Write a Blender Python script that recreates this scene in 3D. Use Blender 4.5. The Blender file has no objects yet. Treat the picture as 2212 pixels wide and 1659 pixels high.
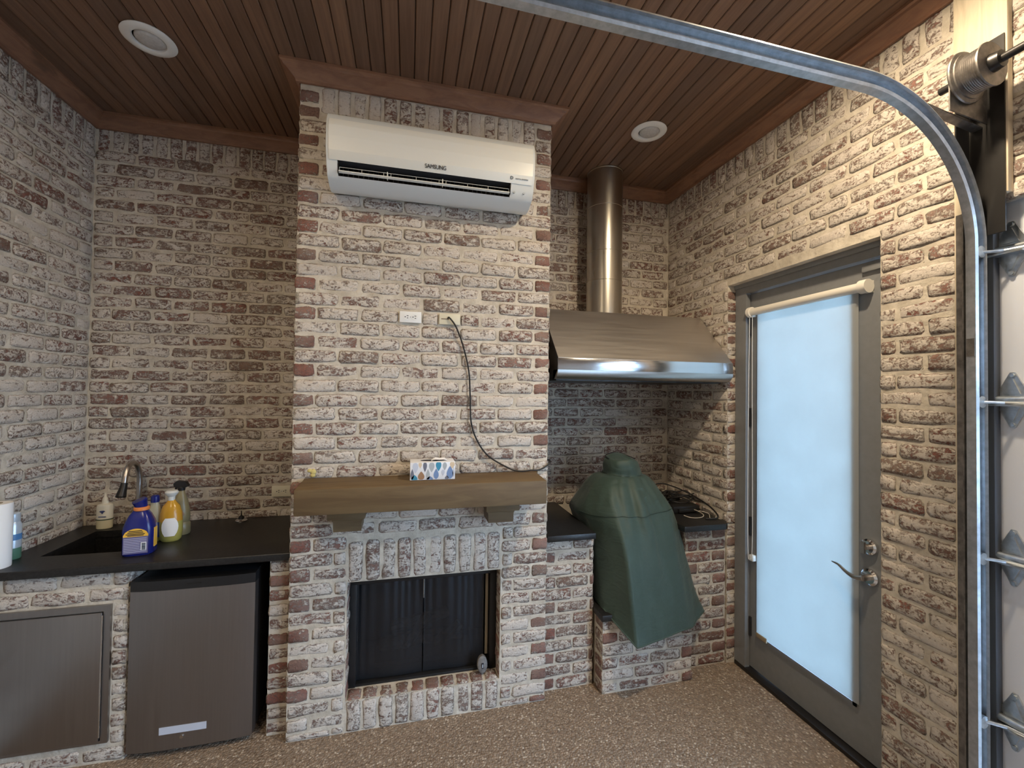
import bpy, bmesh, math, random
from mathutils import Vector, Matrix, noise as mnoise
random.seed(7)
R = math.radians
scene = bpy.context.scene
COL = scene.collection

# ------------------------------------------------------------------ camera, world, exposure
CAM = Vector((0.5309, -2.193, 1.65))
FW = Vector((0.2369174, 0.97136027, 0.01814847)); RT = Vector((0.97137328, -0.2371732, 0.0135211)); UP = Vector((-0.01743819, -0.01442555, 0.99974387))
cd = bpy.data.cameras.new('camera'); cam = bpy.data.objects.new('camera', cd); COL.objects.link(cam)
cd.sensor_fit = 'HORIZONTAL'; cd.sensor_width = 36.0; cd.lens = 36.0 * 918.39 / 2212.0; cd.clip_start = 0.02; cd.clip_end = 200
m = Matrix((RT, UP, -FW)).transposed().to_4x4(); m.translation = CAM; cam.matrix_world = m
scene.camera = cam
vs = scene.view_settings
vs.view_transform = 'Standard'; vs.look = 'None'; vs.gamma = 1.0; vs.use_curve_mapping = False; vs.exposure = 0.10

SKY = 12.0            # daylight outside
LAMP_W = 24.0        # each lit recessed lamp
LAMP_COL = (1.0, 0.81, 0.57)

world = bpy.data.worlds.new('world'); scene.world = world; world.use_nodes = True
wn = world.node_tree; wn.nodes.clear()
wo = wn.nodes.new('ShaderNodeOutputWorld'); wb = wn.nodes.new('ShaderNodeBackground')
tcw = wn.nodes.new('ShaderNodeTexCoord'); sep = wn.nodes.new('ShaderNodeSeparateXYZ'); rmp = wn.nodes.new('ShaderNodeValToRGB')
rmp.color_ramp.elements[0].position = 0.0; rmp.color_ramp.elements[0].color = (0.58, 0.77, 1.0, 1)
rmp.color_ramp.elements[1].position = 0.8; rmp.color_ramp.elements[1].color = (0.46, 0.68, 1.0, 1)
wn.links.new(tcw.outputs['Generated'], sep.inputs[0]); wn.links.new(sep.outputs['Z'], rmp.inputs[0])
wn.links.new(rmp.outputs[0], wb.inputs[0]); wb.inputs[1].default_value = SKY
wn.links.new(wb.outputs[0], wo.inputs[0])

# ------------------------------------------------------------------ dimensions (metres): chimney front is the plane y = 0
W = 1.274; D = 0.689; XL = -1.214; XR = 2.456; ZC = 3.18; ZK = 3.11; YB = -4.2; DB = 0.063
GY0, GY1, GZ = -3.9, -1.155, 2.32
DY0, DY1, DZ = -0.8195, 0.055, 2.33
RECESS = 0.005

def portal(name, loc, rot, sx, sy):
    l = bpy.data.lights.new(name, 'AREA'); l.shape = 'RECTANGLE'; l.size = sx; l.size_y = sy; l.energy = 1
    l.cycles.is_portal = True
    o = bpy.data.objects.new(name, l); COL.objects.link(o); o.location = loc; o.rotation_euler = rot
    return o
portal('garage_door_daylight', (XR + 0.3, (GY0 + GY1) / 2, 1.4), (0, R(90), 0), 2.7, 2.8)
portal('side_door_daylight', (XR + 0.3, (DY0 + DY1) / 2, 1.2), (0, R(90), 0), 2.4, 0.95)

# ------------------------------------------------------------------ materials
def new_mat(name):
    mt = bpy.data.materials.new(name); mt.use_nodes = True; nt = mt.node_tree
    b = nt.nodes['Principled BSDF']
    return mt, nt, b
def N(nt, t, **kw):
    n = nt.nodes.new(t)
    for k, v in kw.items():
        setattr(n, k, v)
    return n
def L(nt, a, b): nt.links.new(a, b)
def math_node(nt, op, a, b=None, c=None, clamp=False):
    n = N(nt, 'ShaderNodeMath', operation=op); n.use_clamp = clamp
    for i, x in enumerate((a, b, c)):
        if x is None: continue
        if isinstance(x, (int, float)): n.inputs[i].default_value = x
        else: L(nt, x, n.inputs[i])
    return n.outputs[0]
def mix_col(nt, f, a, b):
    n = N(nt, 'ShaderNodeMix', data_type='RGBA')
    for s, x in ((n.inputs[0], f), (n.inputs[6], a), (n.inputs[7], b)):
        if isinstance(x, (int, float)): s.default_value = x
        elif isinstance(x, tuple): s.default_value = (*x, 1)
        else: L(nt, x, s)
    return n.outputs[2]
def smooth(nt, x, lo, hi):
    n = N(nt, 'ShaderNodeMapRange', interpolation_type='SMOOTHSTEP')
    for s, v in ((n.inputs[0], x), (n.inputs[1], lo), (n.inputs[2], hi)):
        if isinstance(v, (int, float)): s.default_value = v
        else: L(nt, v, s)
    return n.outputs[0]
def noise_tex(nt, vec, scale, detail=4, rough=0.55, dist=0.0):
    n = N(nt, 'ShaderNodeTexNoise'); n.inputs['Scale'].default_value = scale; n.inputs['Detail'].default_value = detail
    n.inputs['Roughness'].default_value = rough; n.inputs['Distortion'].default_value = dist
    if vec is not None: L(nt, vec, n.inputs['Vector'])
    return n.outputs[0]
def ramp(nt, f, stops):
    n = N(nt, 'ShaderNodeValToRGB'); cr = n.color_ramp
    while len(cr.elements) < len(stops): cr.elements.new(0.5)
    for e, (p, c) in zip(cr.elements, stops):
        e.position = p; e.color = (*c, 1)
    L(nt, f, n.inputs[0]); return n.outputs[0]
def bump(nt, b, h, strength=0.5, dist=0.005):
    n = N(nt, 'ShaderNodeBump'); n.inputs['Strength'].default_value = strength; n.inputs['Distance'].default_value = dist
    L(nt, h, n.inputs['Height']); L(nt, n.outputs[0], b.inputs['Normal'])
def simple(name, col, rough=0.5, metal=0.0, grain=0.0, gscale=60, bumps=0.0, coat=0.0):
    mt, nt, b = new_mat(name)
    b.inputs['Roughness'].default_value = rough; b.inputs['Metallic'].default_value = metal
    b.inputs['Base Color'].default_value = (*col, 1)
    if coat: b.inputs['Coat Weight'].default_value = coat
    if grain or bumps:
        tc = N(nt, 'ShaderNodeTexCoord'); n1 = noise_tex(nt, tc.outputs['Object'], gscale, 5, 0.6)
        if grain:
            f = smooth(nt, n1, 0.3, 0.7)
            L(nt, mix_col(nt, f, tuple(c * (1 - grain) for c in col), tuple(min(1, c * (1 + grain)) for c in col)), b.inputs['Base Color'])
        if bumps: bump(nt, b, n1, bumps, 0.003)
    return mt

MORTAR_A, MORTAR_B = (0.47, 0.415, 0.335), (0.66, 0.595, 0.495)
def mortar_colour(nt, pos):
    n = noise_tex(nt, pos, 14, 5, 0.65)
    return mix_col(nt, smooth(nt, n, 0.3, 0.7), MORTAR_A, MORTAR_B)
def make_mortar():
    mt, nt, b = new_mat('mortar')
    pos = N(nt, 'ShaderNodeNewGeometry').outputs['Position']
    L(nt, mortar_colour(nt, pos), b.inputs['Base Color']); b.inputs['Roughness'].default_value = 0.95
    h = math_node(nt, 'ADD', noise_tex(nt, pos, 45, 5, 0.6), math_node(nt, 'MULTIPLY', noise_tex(nt, pos, 12, 3), 1.2))
    bump(nt, b, h, 0.8, 0.006)
    return mt
def make_brick():
    mt, nt, b = new_mat('whitewashed_brick')
    geo = N(nt, 'ShaderNodeNewGeometry'); oi = N(nt, 'ShaderNodeObjectInfo')
    at = N(nt, 'ShaderNodeAttribute', attribute_name='rnd'); ae = N(nt, 'ShaderNodeAttribute', attribute_name='edge')
    rnd = math_node(nt, 'FRACT', math_node(nt, 'ADD', oi.outputs['Random'], at.outputs['Fac']))
    sc = N(nt, 'ShaderNodeSeparateColor'); L(nt, oi.outputs['Color'], sc.inputs[0])
    wash = sc.outputs[0]
    off = N(nt, 'ShaderNodeVectorMath', operation='ADD'); cmb = N(nt, 'ShaderNodeCombineXYZ')
    L(nt, math_node(nt, 'MULTIPLY', rnd, 31.0), cmb.inputs[0]); L(nt, math_node(nt, 'MULTIPLY', rnd, 17.0), cmb.inputs[1]); L(nt, math_node(nt, 'MULTIPLY', rnd, 53.0), cmb.inputs[2])
    L(nt, geo.outputs['Position'], off.inputs[0]); L(nt, cmb.outputs[0], off.inputs[1]); pos = off.outputs[0]
    ams = N(nt, 'ShaderNodeVectorMath', operation='MULTIPLY'); L(nt, pos, ams.inputs[0]); ams.inputs[1].default_value = (27, 27, 46); apos = ams.outputs[0]
    n1 = noise_tex(nt, apos, 1.0, 8, 0.74, 0.6); n2 = noise_tex(nt, pos, 120, 4, 0.6); n3 = noise_tex(nt, pos, 9, 3, 0.5)
    base = ramp(nt, math_node(nt, 'FRACT', math_node(nt, 'MULTIPLY', rnd, 7.31)),
                [(0.0, (0.30, 0.100, 0.070)), (0.25, (0.24, 0.095, 0.072)), (0.5, (0.25, 0.155, 0.115)), (0.75, (0.23, 0.115, 0.088)), (1.0, (0.32, 0.112, 0.080))])
    base = mix_col(nt, smooth(nt, n2, 0.35, 0.7), base, (0.15, 0.078, 0.062))
    film = mix_col(nt, math_node(nt, 'MULTIPLY', smooth(nt, n3, 0.3, 0.7), 0.36), base, (0.46, 0.37, 0.31))
    white = mix_col(nt, n2, (0.60, 0.53, 0.46), (0.86, 0.79, 0.70))
    mm = math_node(nt, 'ADD', math_node(nt, 'MULTIPLY', n1, 0.72), math_node(nt, 'MULTIPLY', n2, 0.28))
    jit = math_node(nt, 'MULTIPLY', math_node(nt, 'SUBTRACT', math_node(nt, 'FRACT', math_node(nt, 'MULTIPLY', rnd, 3.77)), 0.5), 0.05)
    thr = math_node(nt, 'ADD', math_node(nt, 'SUBTRACT', 0.595, math_node(nt, 'MULTIPLY', wash, 0.20)), jit)
    mw = smooth(nt, mm, math_node(nt, 'SUBTRACT', thr, 0.05), math_node(nt, 'ADD', thr, 0.05))
    c = mix_col(nt, math_node(nt, 'MULTIPLY', mw, 0.92), film, white)
    ne = noise_tex(nt, pos, 42, 4, 0.62, 0.4)
    es = math_node(nt, 'ADD', ae.outputs['Fac'], math_node(nt, 'MULTIPLY', math_node(nt, 'SUBTRACT', ne, 0.5), 1.6))
    rim = math_node(nt, 'MULTIPLY', smooth(nt, es, 0.58, 0.80), math_node(nt, 'MULTIPLY', smooth(nt, n1, 0.40, 0.60), 0.8))
    c = mix_col(nt, rim, c, mix_col(nt, 0.35, base, (0.05, 0.028, 0.022)))
    em = smooth(nt, es, 0.80, 0.92)
    c = mix_col(nt, em, c, mortar_colour(nt, geo.outputs['Position']))
    L(nt, c, b.inputs['Base Color']); b.inputs['Roughness'].default_value = 0.92
    h = math_node(nt, 'ADD', math_node(nt, 'ADD', math_node(nt, 'MULTIPLY', mw, 0.35), math_node(nt, 'MULTIPLY', em, 0.4)), math_node(nt, 'ADD', math_node(nt, 'MULTIPLY', n2, 0.5), n1))
    bump(nt, b, h, 0.9, 0.009)
    return mt
def make_plank():
    mt, nt, b = new_mat('stained_ceiling_wood')
    oi = N(nt, 'ShaderNodeObjectInfo'); tc = N(nt, 'ShaderNodeTexCoord'); mp = N(nt, 'ShaderNodeMapping')
    geo = N(nt, 'ShaderNodeNewGeometry'); L(nt, geo.outputs['Position'], mp.inputs[0]); mp.inputs['Scale'].default_value = (60, 2.2, 60)
    ofs = N(nt, 'ShaderNodeVectorMath', operation='ADD'); L(nt, mp.outputs[0], ofs.inputs[0])
    cmb = N(nt, 'ShaderNodeCombineXYZ'); L(nt, math_node(nt, 'MULTIPLY', oi.outputs['Random'], 91.0), cmb.inputs[1]); L(nt, cmb.outputs[0], ofs.inputs[1])
    g = noise_tex(nt, ofs.outputs[0], 1.0, 5, 0.6, 0.4)
    base = ramp(nt, oi.outputs['Random'], [(0.0, (0.185, 0.098, 0.058)), (0.3, (0.225, 0.120, 0.070)), (0.6, (0.150, 0.085, 0.054)), (1.0, (0.260, 0.140, 0.080))])
    L(nt, mix_col(nt, smooth(nt, g, 0.25, 0.75), mix_col(nt, 0.45, base, (0.05, 0.022, 0.012)), base), b.inputs['Base Color'])
    b.inputs['Roughness'].default_value = 0.5; bump(nt, b, g, 0.12, 0.002)
    return mt
def make_wood(name, ca, cb, axis_scale, rough=0.55, dark=(0.05, 0.03, 0.02)):
    mt, nt, b = new_mat(name)
    geo = N(nt, 'ShaderNodeNewGeometry'); mp = N(nt, 'ShaderNodeMapping'); L(nt, geo.outputs['Position'], mp.inputs[0]); mp.inputs['Scale'].default_value = axis_scale
    g = noise_tex(nt, mp.outputs[0], 1.0, 6, 0.6, 0.8); g2 = noise_tex(nt, mp.outputs[0], 0.35, 3, 0.5, 0.5)
    c = mix_col(nt, smooth(nt, g, 0.3, 0.7), ca, cb)
    c = mix_col(nt, math_node(nt, 'MULTIPLY', smooth(nt, g2, 0.62, 0.72), 0.5), c, dark)
    L(nt, c, b.inputs['Base Color']); b.inputs['Roughness'].default_value = rough; bump(nt, b, g, 0.15, 0.002)
    return mt
def make_floor():
    mt, nt, b = new_mat('exposed_aggregate')
    pos = N(nt, 'ShaderNodeNewGeometry').outputs['Position']
    v = N(nt, 'ShaderNodeTexVoronoi'); v.inputs['Scale'].default_value = 105; L(nt, pos, v.inputs['Vector'])
    s = N(nt, 'ShaderNodeSeparateColor'); L(nt, v.outputs['Color'], s.inputs[0])
    peb = ramp(nt, s.outputs[0], [(0.0, (0.12, 0.08, 0.055)), (0.3, (0.26, 0.185, 0.125)), (0.55, (0.38, 0.29, 0.21)), (0.75, (0.20, 0.14, 0.10)), (0.9, (0.46, 0.37, 0.28)), (1.0, (0.66, 0.58, 0.48))])
    peb = mix_col(nt, smooth(nt, v.outputs['Distance'], 0.40, 0.75), peb, (0.20, 0.155, 0.115))
    big = noise_tex(nt, pos, 3.0, 3)
    L(nt, mix_col(nt, math_node(nt, 'MULTIPLY', big, 0.35), peb, (0.32, 0.24, 0.17)), b.inputs['Base Color'])
    b.inputs['Roughness'].default_value = 0.62
    bump(nt, b, math_node(nt, 'SUBTRACT', 1.0, v.outputs['Distance']), 0.8, 0.006)
    return mt
def brushed(name, col, rough, scale):
    mt, nt, b = new_mat(name)
    tc = N(nt, 'ShaderNodeTexCoord'); mp = N(nt, 'ShaderNodeMapping'); L(nt, tc.outputs['Object'], mp.inputs[0]); mp.inputs['Scale'].default_value = scale
    g = noise_tex(nt, mp.outputs[0], 1.0, 3)
    b.inputs['Metallic'].default_value = 1.0
    L(nt, mix_col(nt, g, tuple(c * 0.9 for c in col), tuple(min(1, c * 1.1) for c in col)), b.inputs['Base Color'])
    L(nt, math_node(nt, 'ADD', math_node(nt, 'MULTIPLY', g, 0.12), rough - 0.06), b.inputs['Roughness'])
    return mt
def make_glass(name, tint, refl=0.08):
    mt = bpy.data.materials.new(name); mt.use_nodes = True; nt = mt.node_tree; nt.nodes.clear()
    o = N(nt, 'ShaderNodeOutputMaterial'); mx = N(nt, 'ShaderNodeMixShader'); t = N(nt, 'ShaderNodeBsdfTransparent'); g = N(nt, 'ShaderNodeBsdfGlossy')
    t.inputs[0].default_value = (*tint, 1); g.inputs['Roughness'].default_value = 0.03; mx.inputs[0].default_value = refl
    L(nt, t.outputs[0], mx.inputs[1]); L(nt, g.outputs[0], mx.inputs[2]); L(nt, mx.outputs[0], o.inputs[0]); return mt
def make_shade():
    mt = bpy.data.materials.new('shade_fabric'); mt.use_nodes = True; nt = mt.node_tree; nt.nodes.clear()
    o = N(nt, 'ShaderNodeOutputMaterial'); mx = N(nt, 'ShaderNodeMixShader'); t = N(nt, 'ShaderNodeBsdfTranslucent'); d = N(nt, 'ShaderNodeBsdfDiffuse')
    pos = N(nt, 'ShaderNodeNewGeometry').outputs['Position']; n = noise_tex(nt, pos, 7, 4, 0.6)
    L(nt, mix_col(nt, n, (0.43, 0.46, 0.45), (0.52, 0.555, 0.545)), t.inputs[0]); d.inputs[0].default_value = (0.7, 0.7, 0.68, 1)
    mx.inputs[0].default_value = 0.38
    L(nt, t.outputs[0], mx.inputs[1]); L(nt, d.outputs[0], mx.inputs[2]); L(nt, mx.outputs[0], o.inputs[0]); return mt
def emissive(name, col, s):
    mt, nt, b = new_mat(name); b.inputs['Emission Color'].default_value = (*col, 1); b.inputs['Emission Strength'].default_value = s; return mt
def plastic_clear(name, col, alpha):
    mt, nt, b = new_mat(name); b.inputs['Base Color'].default_value = (*col, 1); b.inputs['Roughness'].default_value = 0.15; b.inputs['Alpha'].default_value = alpha
    return mt

M = dict(
    mortar=make_mortar(), brick=make_brick(), plank=make_plank(), floor=make_floor(),
    crown=make_wood('crown_wood', (0.200, 0.098, 0.058), (0.29, 0.148, 0.085), (8, 8, 40), 0.45),
    mantel=make_wood('mantel_wood', (0.105, 0.064, 0.027), (0.150, 0.098, 0.044), (3.5, 30, 30), 0.68, (0.06, 0.038, 0.02)),
    board=make_wood('pale_board', (0.52, 0.44, 0.32), (0.66, 0.57, 0.43), (30, 30, 3), 0.7, (0.35, 0.25, 0.15)),
    counter=simple('black_granite', (0.013, 0.0125, 0.0125), 0.40, 0, 0.5, 90, 0.03),
    acwhite=simple('warm_white_plastic', (0.80, 0.79, 0.72), 0.35), acgrey=simple('white_plastic', (0.70, 0.72, 0.70), 0.4),
    black=simple('black_plastic', (0.012, 0.012, 0.013), 0.45), dark=simple('dark_cavity', (0.02, 0.02, 0.022), 0.8),
    steel=brushed('brushed_steel', (0.56, 0.54, 0.51), 0.34, (3, 90, 90)), hoodsteel=brushed('hood_steel', (0.66, 0.63, 0.59), 0.42, (3, 60, 60)),
    shiny=brushed('polished_steel', (0.70, 0.71, 0.72), 0.16, (4, 40, 40)),
    pipe=brushed('flue_steel', (0.52, 0.49, 0.43), 0.30, (30, 30, 2)),
    galv=simple('galvanised_steel', (0.55, 0.58, 0.60), 0.32, 0.95, 0.15, 40, 0.1), galvdull=simple('dull_steel', (0.20, 0.185, 0.17), 0.5, 0.8, 0.3, 30, 0.1),
    blacksteel=simple('dark_steel', (0.035, 0.033, 0.032), 0.38, 0.6), seal=simple('grey_rubber_seal', (0.06, 0.065, 0.075), 0.6), railsteel=simple('weathered_galvanised_rail', (0.45, 0.47, 0.49), 0.40, 0.92, 0.15, 40, 0.1), chrome=simple('chrome', (0.75, 0.75, 0.76), 0.12, 1.0), nickel=simple('brushed_nickel', (0.50, 0.46, 0.42), 0.28, 1.0),
    fridge=brushed('fridge_steel', (0.31, 0.295, 0.295), 0.42, (120, 3, 3)), access=brushed('cabinet_steel', (0.34, 0.325, 0.32), 0.38, (90, 3, 3)),
    doorpaint=simple('grey_door_paint', (0.205, 0.21, 0.215), 0.42, 0, 0.04, 30), white=simple('white_paint', (0.80, 0.80, 0.78), 0.5), beige=simple('beige_plastic', (0.68, 0.63, 0.48), 0.45),
    lampwhite=simple('lamp_trim_white', (0.75, 0.73, 0.68), 0.5), lamplens=simple('unlit_lens', (0.50, 0.48, 0.45), 0.5, 0, 0.1, 80),
    glass=make_glass('window_glass', (0.93, 0.97, 1.0)), shade=make_shade(), tube=simple('shade_tube', (0.80, 0.76, 0.68), 0.5),
    green=None, screen=None, log=simple('charred_log', (0.10, 0.075, 0.055), 0.9, 0, 0.5, 25, 0.8), soot=simple('sooty_firebox', (0.016, 0.015, 0.015), 0.9, 0, 0.3, 15),
    tan=simple('tan_strip', (0.30, 0.245, 0.17), 0.7), gadget=simple('grey_gadget_plastic', (0.17, 0.16, 0.15), 0.6, 0, 0.3, 60, 0.2),
    paper=simple('white_paper', (0.86, 0.86, 0.86), 0.9), navy=simple('navy_plastic', (0.012, 0.018, 0.16), 0.22), orange=simple('orange_plastic', (0.72, 0.24, 0.06), 0.4),
    yellow=simple('yellow_label', (0.86, 0.50, 0.06), 0.5), lilac=simple('lilac_label', (0.15, 0.14, 0.28), 0.5), ink=simple('ink', (0.02, 0.02, 0.03), 0.6), palelines=simple('pale_ink', (0.55, 0.55, 0.68), 0.6),
    soapw=simple('soap_bottle_white', (0.80, 0.76, 0.64), 0.35), soaplow=simple('soap_pale_yellow', (0.66, 0.60, 0.40), 0.35), olive=simple('dark_green_ink', (0.05, 0.08, 0.05), 0.5), eagle=simple('blue_ink', (0.06, 0.08, 0.22), 0.5),
    amber=simple('amber_soap', (0.58, 0.31, 0.035), 0.2), paleyellow=simple('pale_yellow_liquid', (0.42, 0.38, 0.10), 0.18), clear=plastic_clear('clear_bottle', (0.62, 0.58, 0.42), 0.55),
    spray=simple('frosted_spray_bottle', (0.33, 0.28, 0.15), 0.3), blue=simple('bright_blue_label', (0.02, 0.08, 0.50), 0.35),
    can=simple('can_white', (0.62, 0.70, 0.78), 0.25, 0.3), cangreen=simple('can_green', (0.10, 0.22, 0.15), 0.35), canblue=simple('can_blue', (0.10, 0.25, 0.50), 0.3),
    conc=simple('exterior_concrete', (0.42, 0.40, 0.37), 0.9, 0, 0.15, 4), plaster=simple('pale_plaster', (0.30, 0.25, 0.21), 0.9, 0, 0.2, 6),
    stile=simple('garage_door_paint', (0.66, 0.69, 0.76), 0.45, 0.1), cord=simple('black_cord', (0.012, 0.011, 0.011), 0.5), wire=simple('pale_wire', (0.55, 0.50, 0.42), 0.4), gold=simple('brass_letters', (0.25, 0.25, 0.25), 0.4),
    tcream=simple('tissue_box_white', (0.80, 0.81, 0.84), 0.6), tg=simple('print_slate', (0.16, 0.17, 0.22), 0.6), tgr=simple('print_grey', (0.42, 0.45, 0.47), 0.6), tb=simple('print_teal', (0.05, 0.27, 0.42), 0.6),
    tbl=simple('print_blue', (0.18, 0.28, 0.50), 0.6), tbr=simple('print_brown', (0.35, 0.20, 0.11), 0.6), tp=simple('print_sand', (0.70, 0.55, 0.38), 0.6), tl=simple('print_pale_blue', (0.55, 0.58, 0.66), 0.6),
)
def make_green():
    mt, nt, b = new_mat('green_cover_fabric')
    tc = N(nt, 'ShaderNodeTexCoord'); n = noise_tex(nt, tc.outputs['Object'], 5, 5, 0.6); n2 = noise_tex(nt, tc.outputs['Object'], 260, 2)
    L(nt, mix_col(nt, n, (0.026, 0.050, 0.038), (0.042, 0.074, 0.057)), b.inputs['Base Color']); b.inputs['Roughness'].default_value = 0.6
    b.inputs['Sheen Weight'].default_value = 0.12
    mp = N(nt, 'ShaderNodeMapping'); L(nt, tc.outputs['Object'], mp.inputs[0]); mp.inputs['Scale'].default_value = (9, 9, 22)
    n3 = noise_tex(nt, mp.outputs[0], 1.0, 3, 0.5, 1.2)
    bump(nt, b, math_node(nt, 'ADD', math_node(nt, 'MULTIPLY', n2, 0.06), n3), 0.22, 0.02); return mt
M['green'] = make_green()
def make_screen():
    mt = bpy.data.materials.new('fire_screen_mesh'); mt.use_nodes = True; nt = mt.node_tree; nt.nodes.clear()
    o = N(nt, 'ShaderNodeOutputMaterial'); mx = N(nt, 'ShaderNodeMixShader'); t = N(nt, 'ShaderNodeBsdfTransparent'); p = N(nt, 'ShaderNodeBsdfPrincipled')
    p.inputs['Base Color'].default_value = (0.05, 0.052, 0.058, 1); p.inputs['Metallic'].default_value = 0.6; p.inputs['Roughness'].default_value = 0.38
    mx.inputs[0].default_value = 0.70; t.inputs[0].default_value = (0.6, 0.6, 0.6, 1)
    L(nt, t.outputs[0], mx.inputs[1]); L(nt, p.outputs[0], mx.inputs[2]); L(nt, mx.outputs[0], o.inputs[0]); return mt
M['screen'] = make_screen()

# ------------------------------------------------------------------ mesh helpers
def box(bm, x0, x1, y0, y1, z0, z1):
    v = [bm.verts.new(p) for p in ((x0, y0, z0), (x1, y0, z0), (x1, y1, z0), (x0, y1, z0), (x0, y0, z1), (x1, y0, z1), (x1, y1, z1), (x0, y1, z1))]
    for f in ((3, 2, 1, 0), (4, 5, 6, 7), (0, 1, 5, 4), (1, 2, 6, 5), (2, 3, 7, 6), (3, 0, 4, 7)):
        bm.faces.new([v[i] for i in f])
def frame_of(d):
    d = d.normalized(); a = Vector((0, 0, 1)) if abs(d.z) < 0.9 else Vector((1, 0, 0))
    u = d.cross(a).normalized(); return u, d.cross(u).normalized()
def rings(bm, rr, cap=True, closed=False):
    vv = [[bm.verts.new(p) for p in r] for r in rr]
    n = len(vv[0]); k = len(vv)
    for i in range(k if closed else k - 1):
        a, b = vv[i], vv[(i + 1) % k]
        for j in range(n):
            bm.faces.new((a[j], a[(j + 1) % n], b[(j + 1) % n], b[j]))
    if cap and not closed:
        bm.faces.new(list(reversed(vv[0]))); bm.faces.new(vv[-1])
    return vv
def tube(bm, pts, r, seg=8, cap=True):
    pts = [Vector(p) for p in pts]; rr = []; u = None
    for i, p in enumerate(pts):
        d = (pts[min(i + 1, len(pts) - 1)] - pts[max(i - 1, 0)]).normalized()
        if u is None: u, w = frame_of(d)
        else:
            u = (u - d * u.dot(d)).normalized(); w = d.cross(u)
        ri = r[i] if isinstance(r, (list, tuple)) else r
        rr.append([p + (u * math.cos(2 * math.pi * j / seg) + w * math.sin(2 * math.pi * j / seg)) * ri for j in range(seg)])
    rings(bm, rr, cap)
def lathe(bm, prof, c=(0, 0, 0), seg=24, sx=1.0, sy=1.0, rot=0.0, power=2.0):
    rr = []
    for r, z in prof:
        ring = []
        for j in range(seg):
            a = 2 * math.pi * j / seg; ca, sa = math.cos(a), math.sin(a)
            x = r * sx * math.copysign(abs(ca) ** (2 / power), ca); y = r * sy * math.copysign(abs(sa) ** (2 / power), sa)
            ring.append(Vector((c[0] + x * math.cos(rot) - y * math.sin(rot), c[1] + x * math.sin(rot) + y * math.cos(rot), c[2] + z)))
        rr.append(ring)
    rings(bm, rr)
def prism(bm, poly, axis, a, b):
    def P(p, t):
        return {'X': (t, p[0], p[1]), 'Y': (p[0], t, p[1]), 'Z': (p[0], p[1], t)}[axis]
    rings(bm, [[Vector(P(p, a)) for p in poly], [Vector(P(p, b)) for p in poly]])
def smooth_path(pts, n=8):
    pts = [Vector(p) for p in pts]; out = []
    for i in range(len(pts) - 1):
        p0 = pts[max(i - 1, 0)]; p1 = pts[i]; p2 = pts[i + 1]; p3 = pts[min(i + 2, len(pts) - 1)]
        for k in range(n):
            t = k / n
            out.append(0.5 * ((2 * p1) + (p2 - p0) * t + (2 * p0 - 5 * p1 + 4 * p2 - p3) * t * t + (3 * p1 - p0 - 3 * p2 + p3) * t ** 3))
    out.append(pts[-1]); return out
def wloc(o):
    v = Vector((0, 0, 0))
    while o: v += o.location; o = o.parent
    return v
def obj(name, bm, mat, parent=None, bevel=0.0, seg=2, angle=35, origin=None, label=None, flat=False):
    if bevel:
        bmesh.ops.bevel(bm, geom=list(bm.edges), offset=bevel, segments=seg, profile=0.5, affect='EDGES', clamp_overlap=True)
    bmesh.ops.recalc_face_normals(bm, faces=list(bm.faces))
    sh = wloc(parent) if parent else Vector((0, 0, 0))
    lo = Vector(origin) if origin is not None else Vector((0, 0, 0)) + sh
    for v in bm.verts: v.co -= lo
    me = bpy.data.meshes.new(name); bm.to_mesh(me); bm.free()
    if mat: me.materials.append(M[mat] if isinstance(mat, str) else mat)
    if not flat:
        me.shade_smooth(); me.set_sharp_from_angle(angle=R(angle))
    o = bpy.data.objects.new(name, me); COL.objects.link(o); o.parent = parent; o.location = lo - sh
    if label: o['label'] = label
    return o
def new(): return bmesh.new()
def B(*args):
    bm = new(); box(bm, *args); return bm
def tag(o, label=None, cat=None, group=None, kind=None):
    if label: o['label'] = label
    if cat: o['category'] = cat
    if group: o['group'] = group
    if kind: o['kind'] = kind
    return o
def thing(name, loc, label, cat, group=None):
    o = bpy.data.objects.new(name, None); COL.objects.link(o); o.location = loc; o.empty_display_size = 0.05
    return tag(o, label, cat, group)
def struct(name, bm, mat, **kw):
    o = obj(name, bm, mat, **kw); o['kind'] = 'structure'; return o
def copy_tree(o, parent=None, loc=None):
    c = o.copy(); COL.objects.link(c); c.parent = parent
    if loc is not None: c.location = loc
    for ch in list(o.children): copy_tree(ch, c)
    return c
def text(name, body, size, mat, parent, M4, extrude=0.0008, spacing=1.0):
    cu = bpy.data.curves.new(name, 'FONT'); cu.body = body; cu.size = size; cu.extrude = extrude; cu.align_x = 'CENTER'; cu.align_y = 'CENTER'; cu.space_character = spacing
    t = bpy.data.objects.new('tmp_' + name, cu); me = bpy.data.meshes.new_from_object(t); bpy.data.objects.remove(t); bpy.data.curves.remove(cu)
    me.transform(M4); me.transform(Matrix.Translation(-wloc(parent))); me.materials.clear(); me.materials.append(M[mat])
    o = bpy.data.objects.new(name, me); COL.objects.link(o); o.parent = parent
    return o

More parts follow.
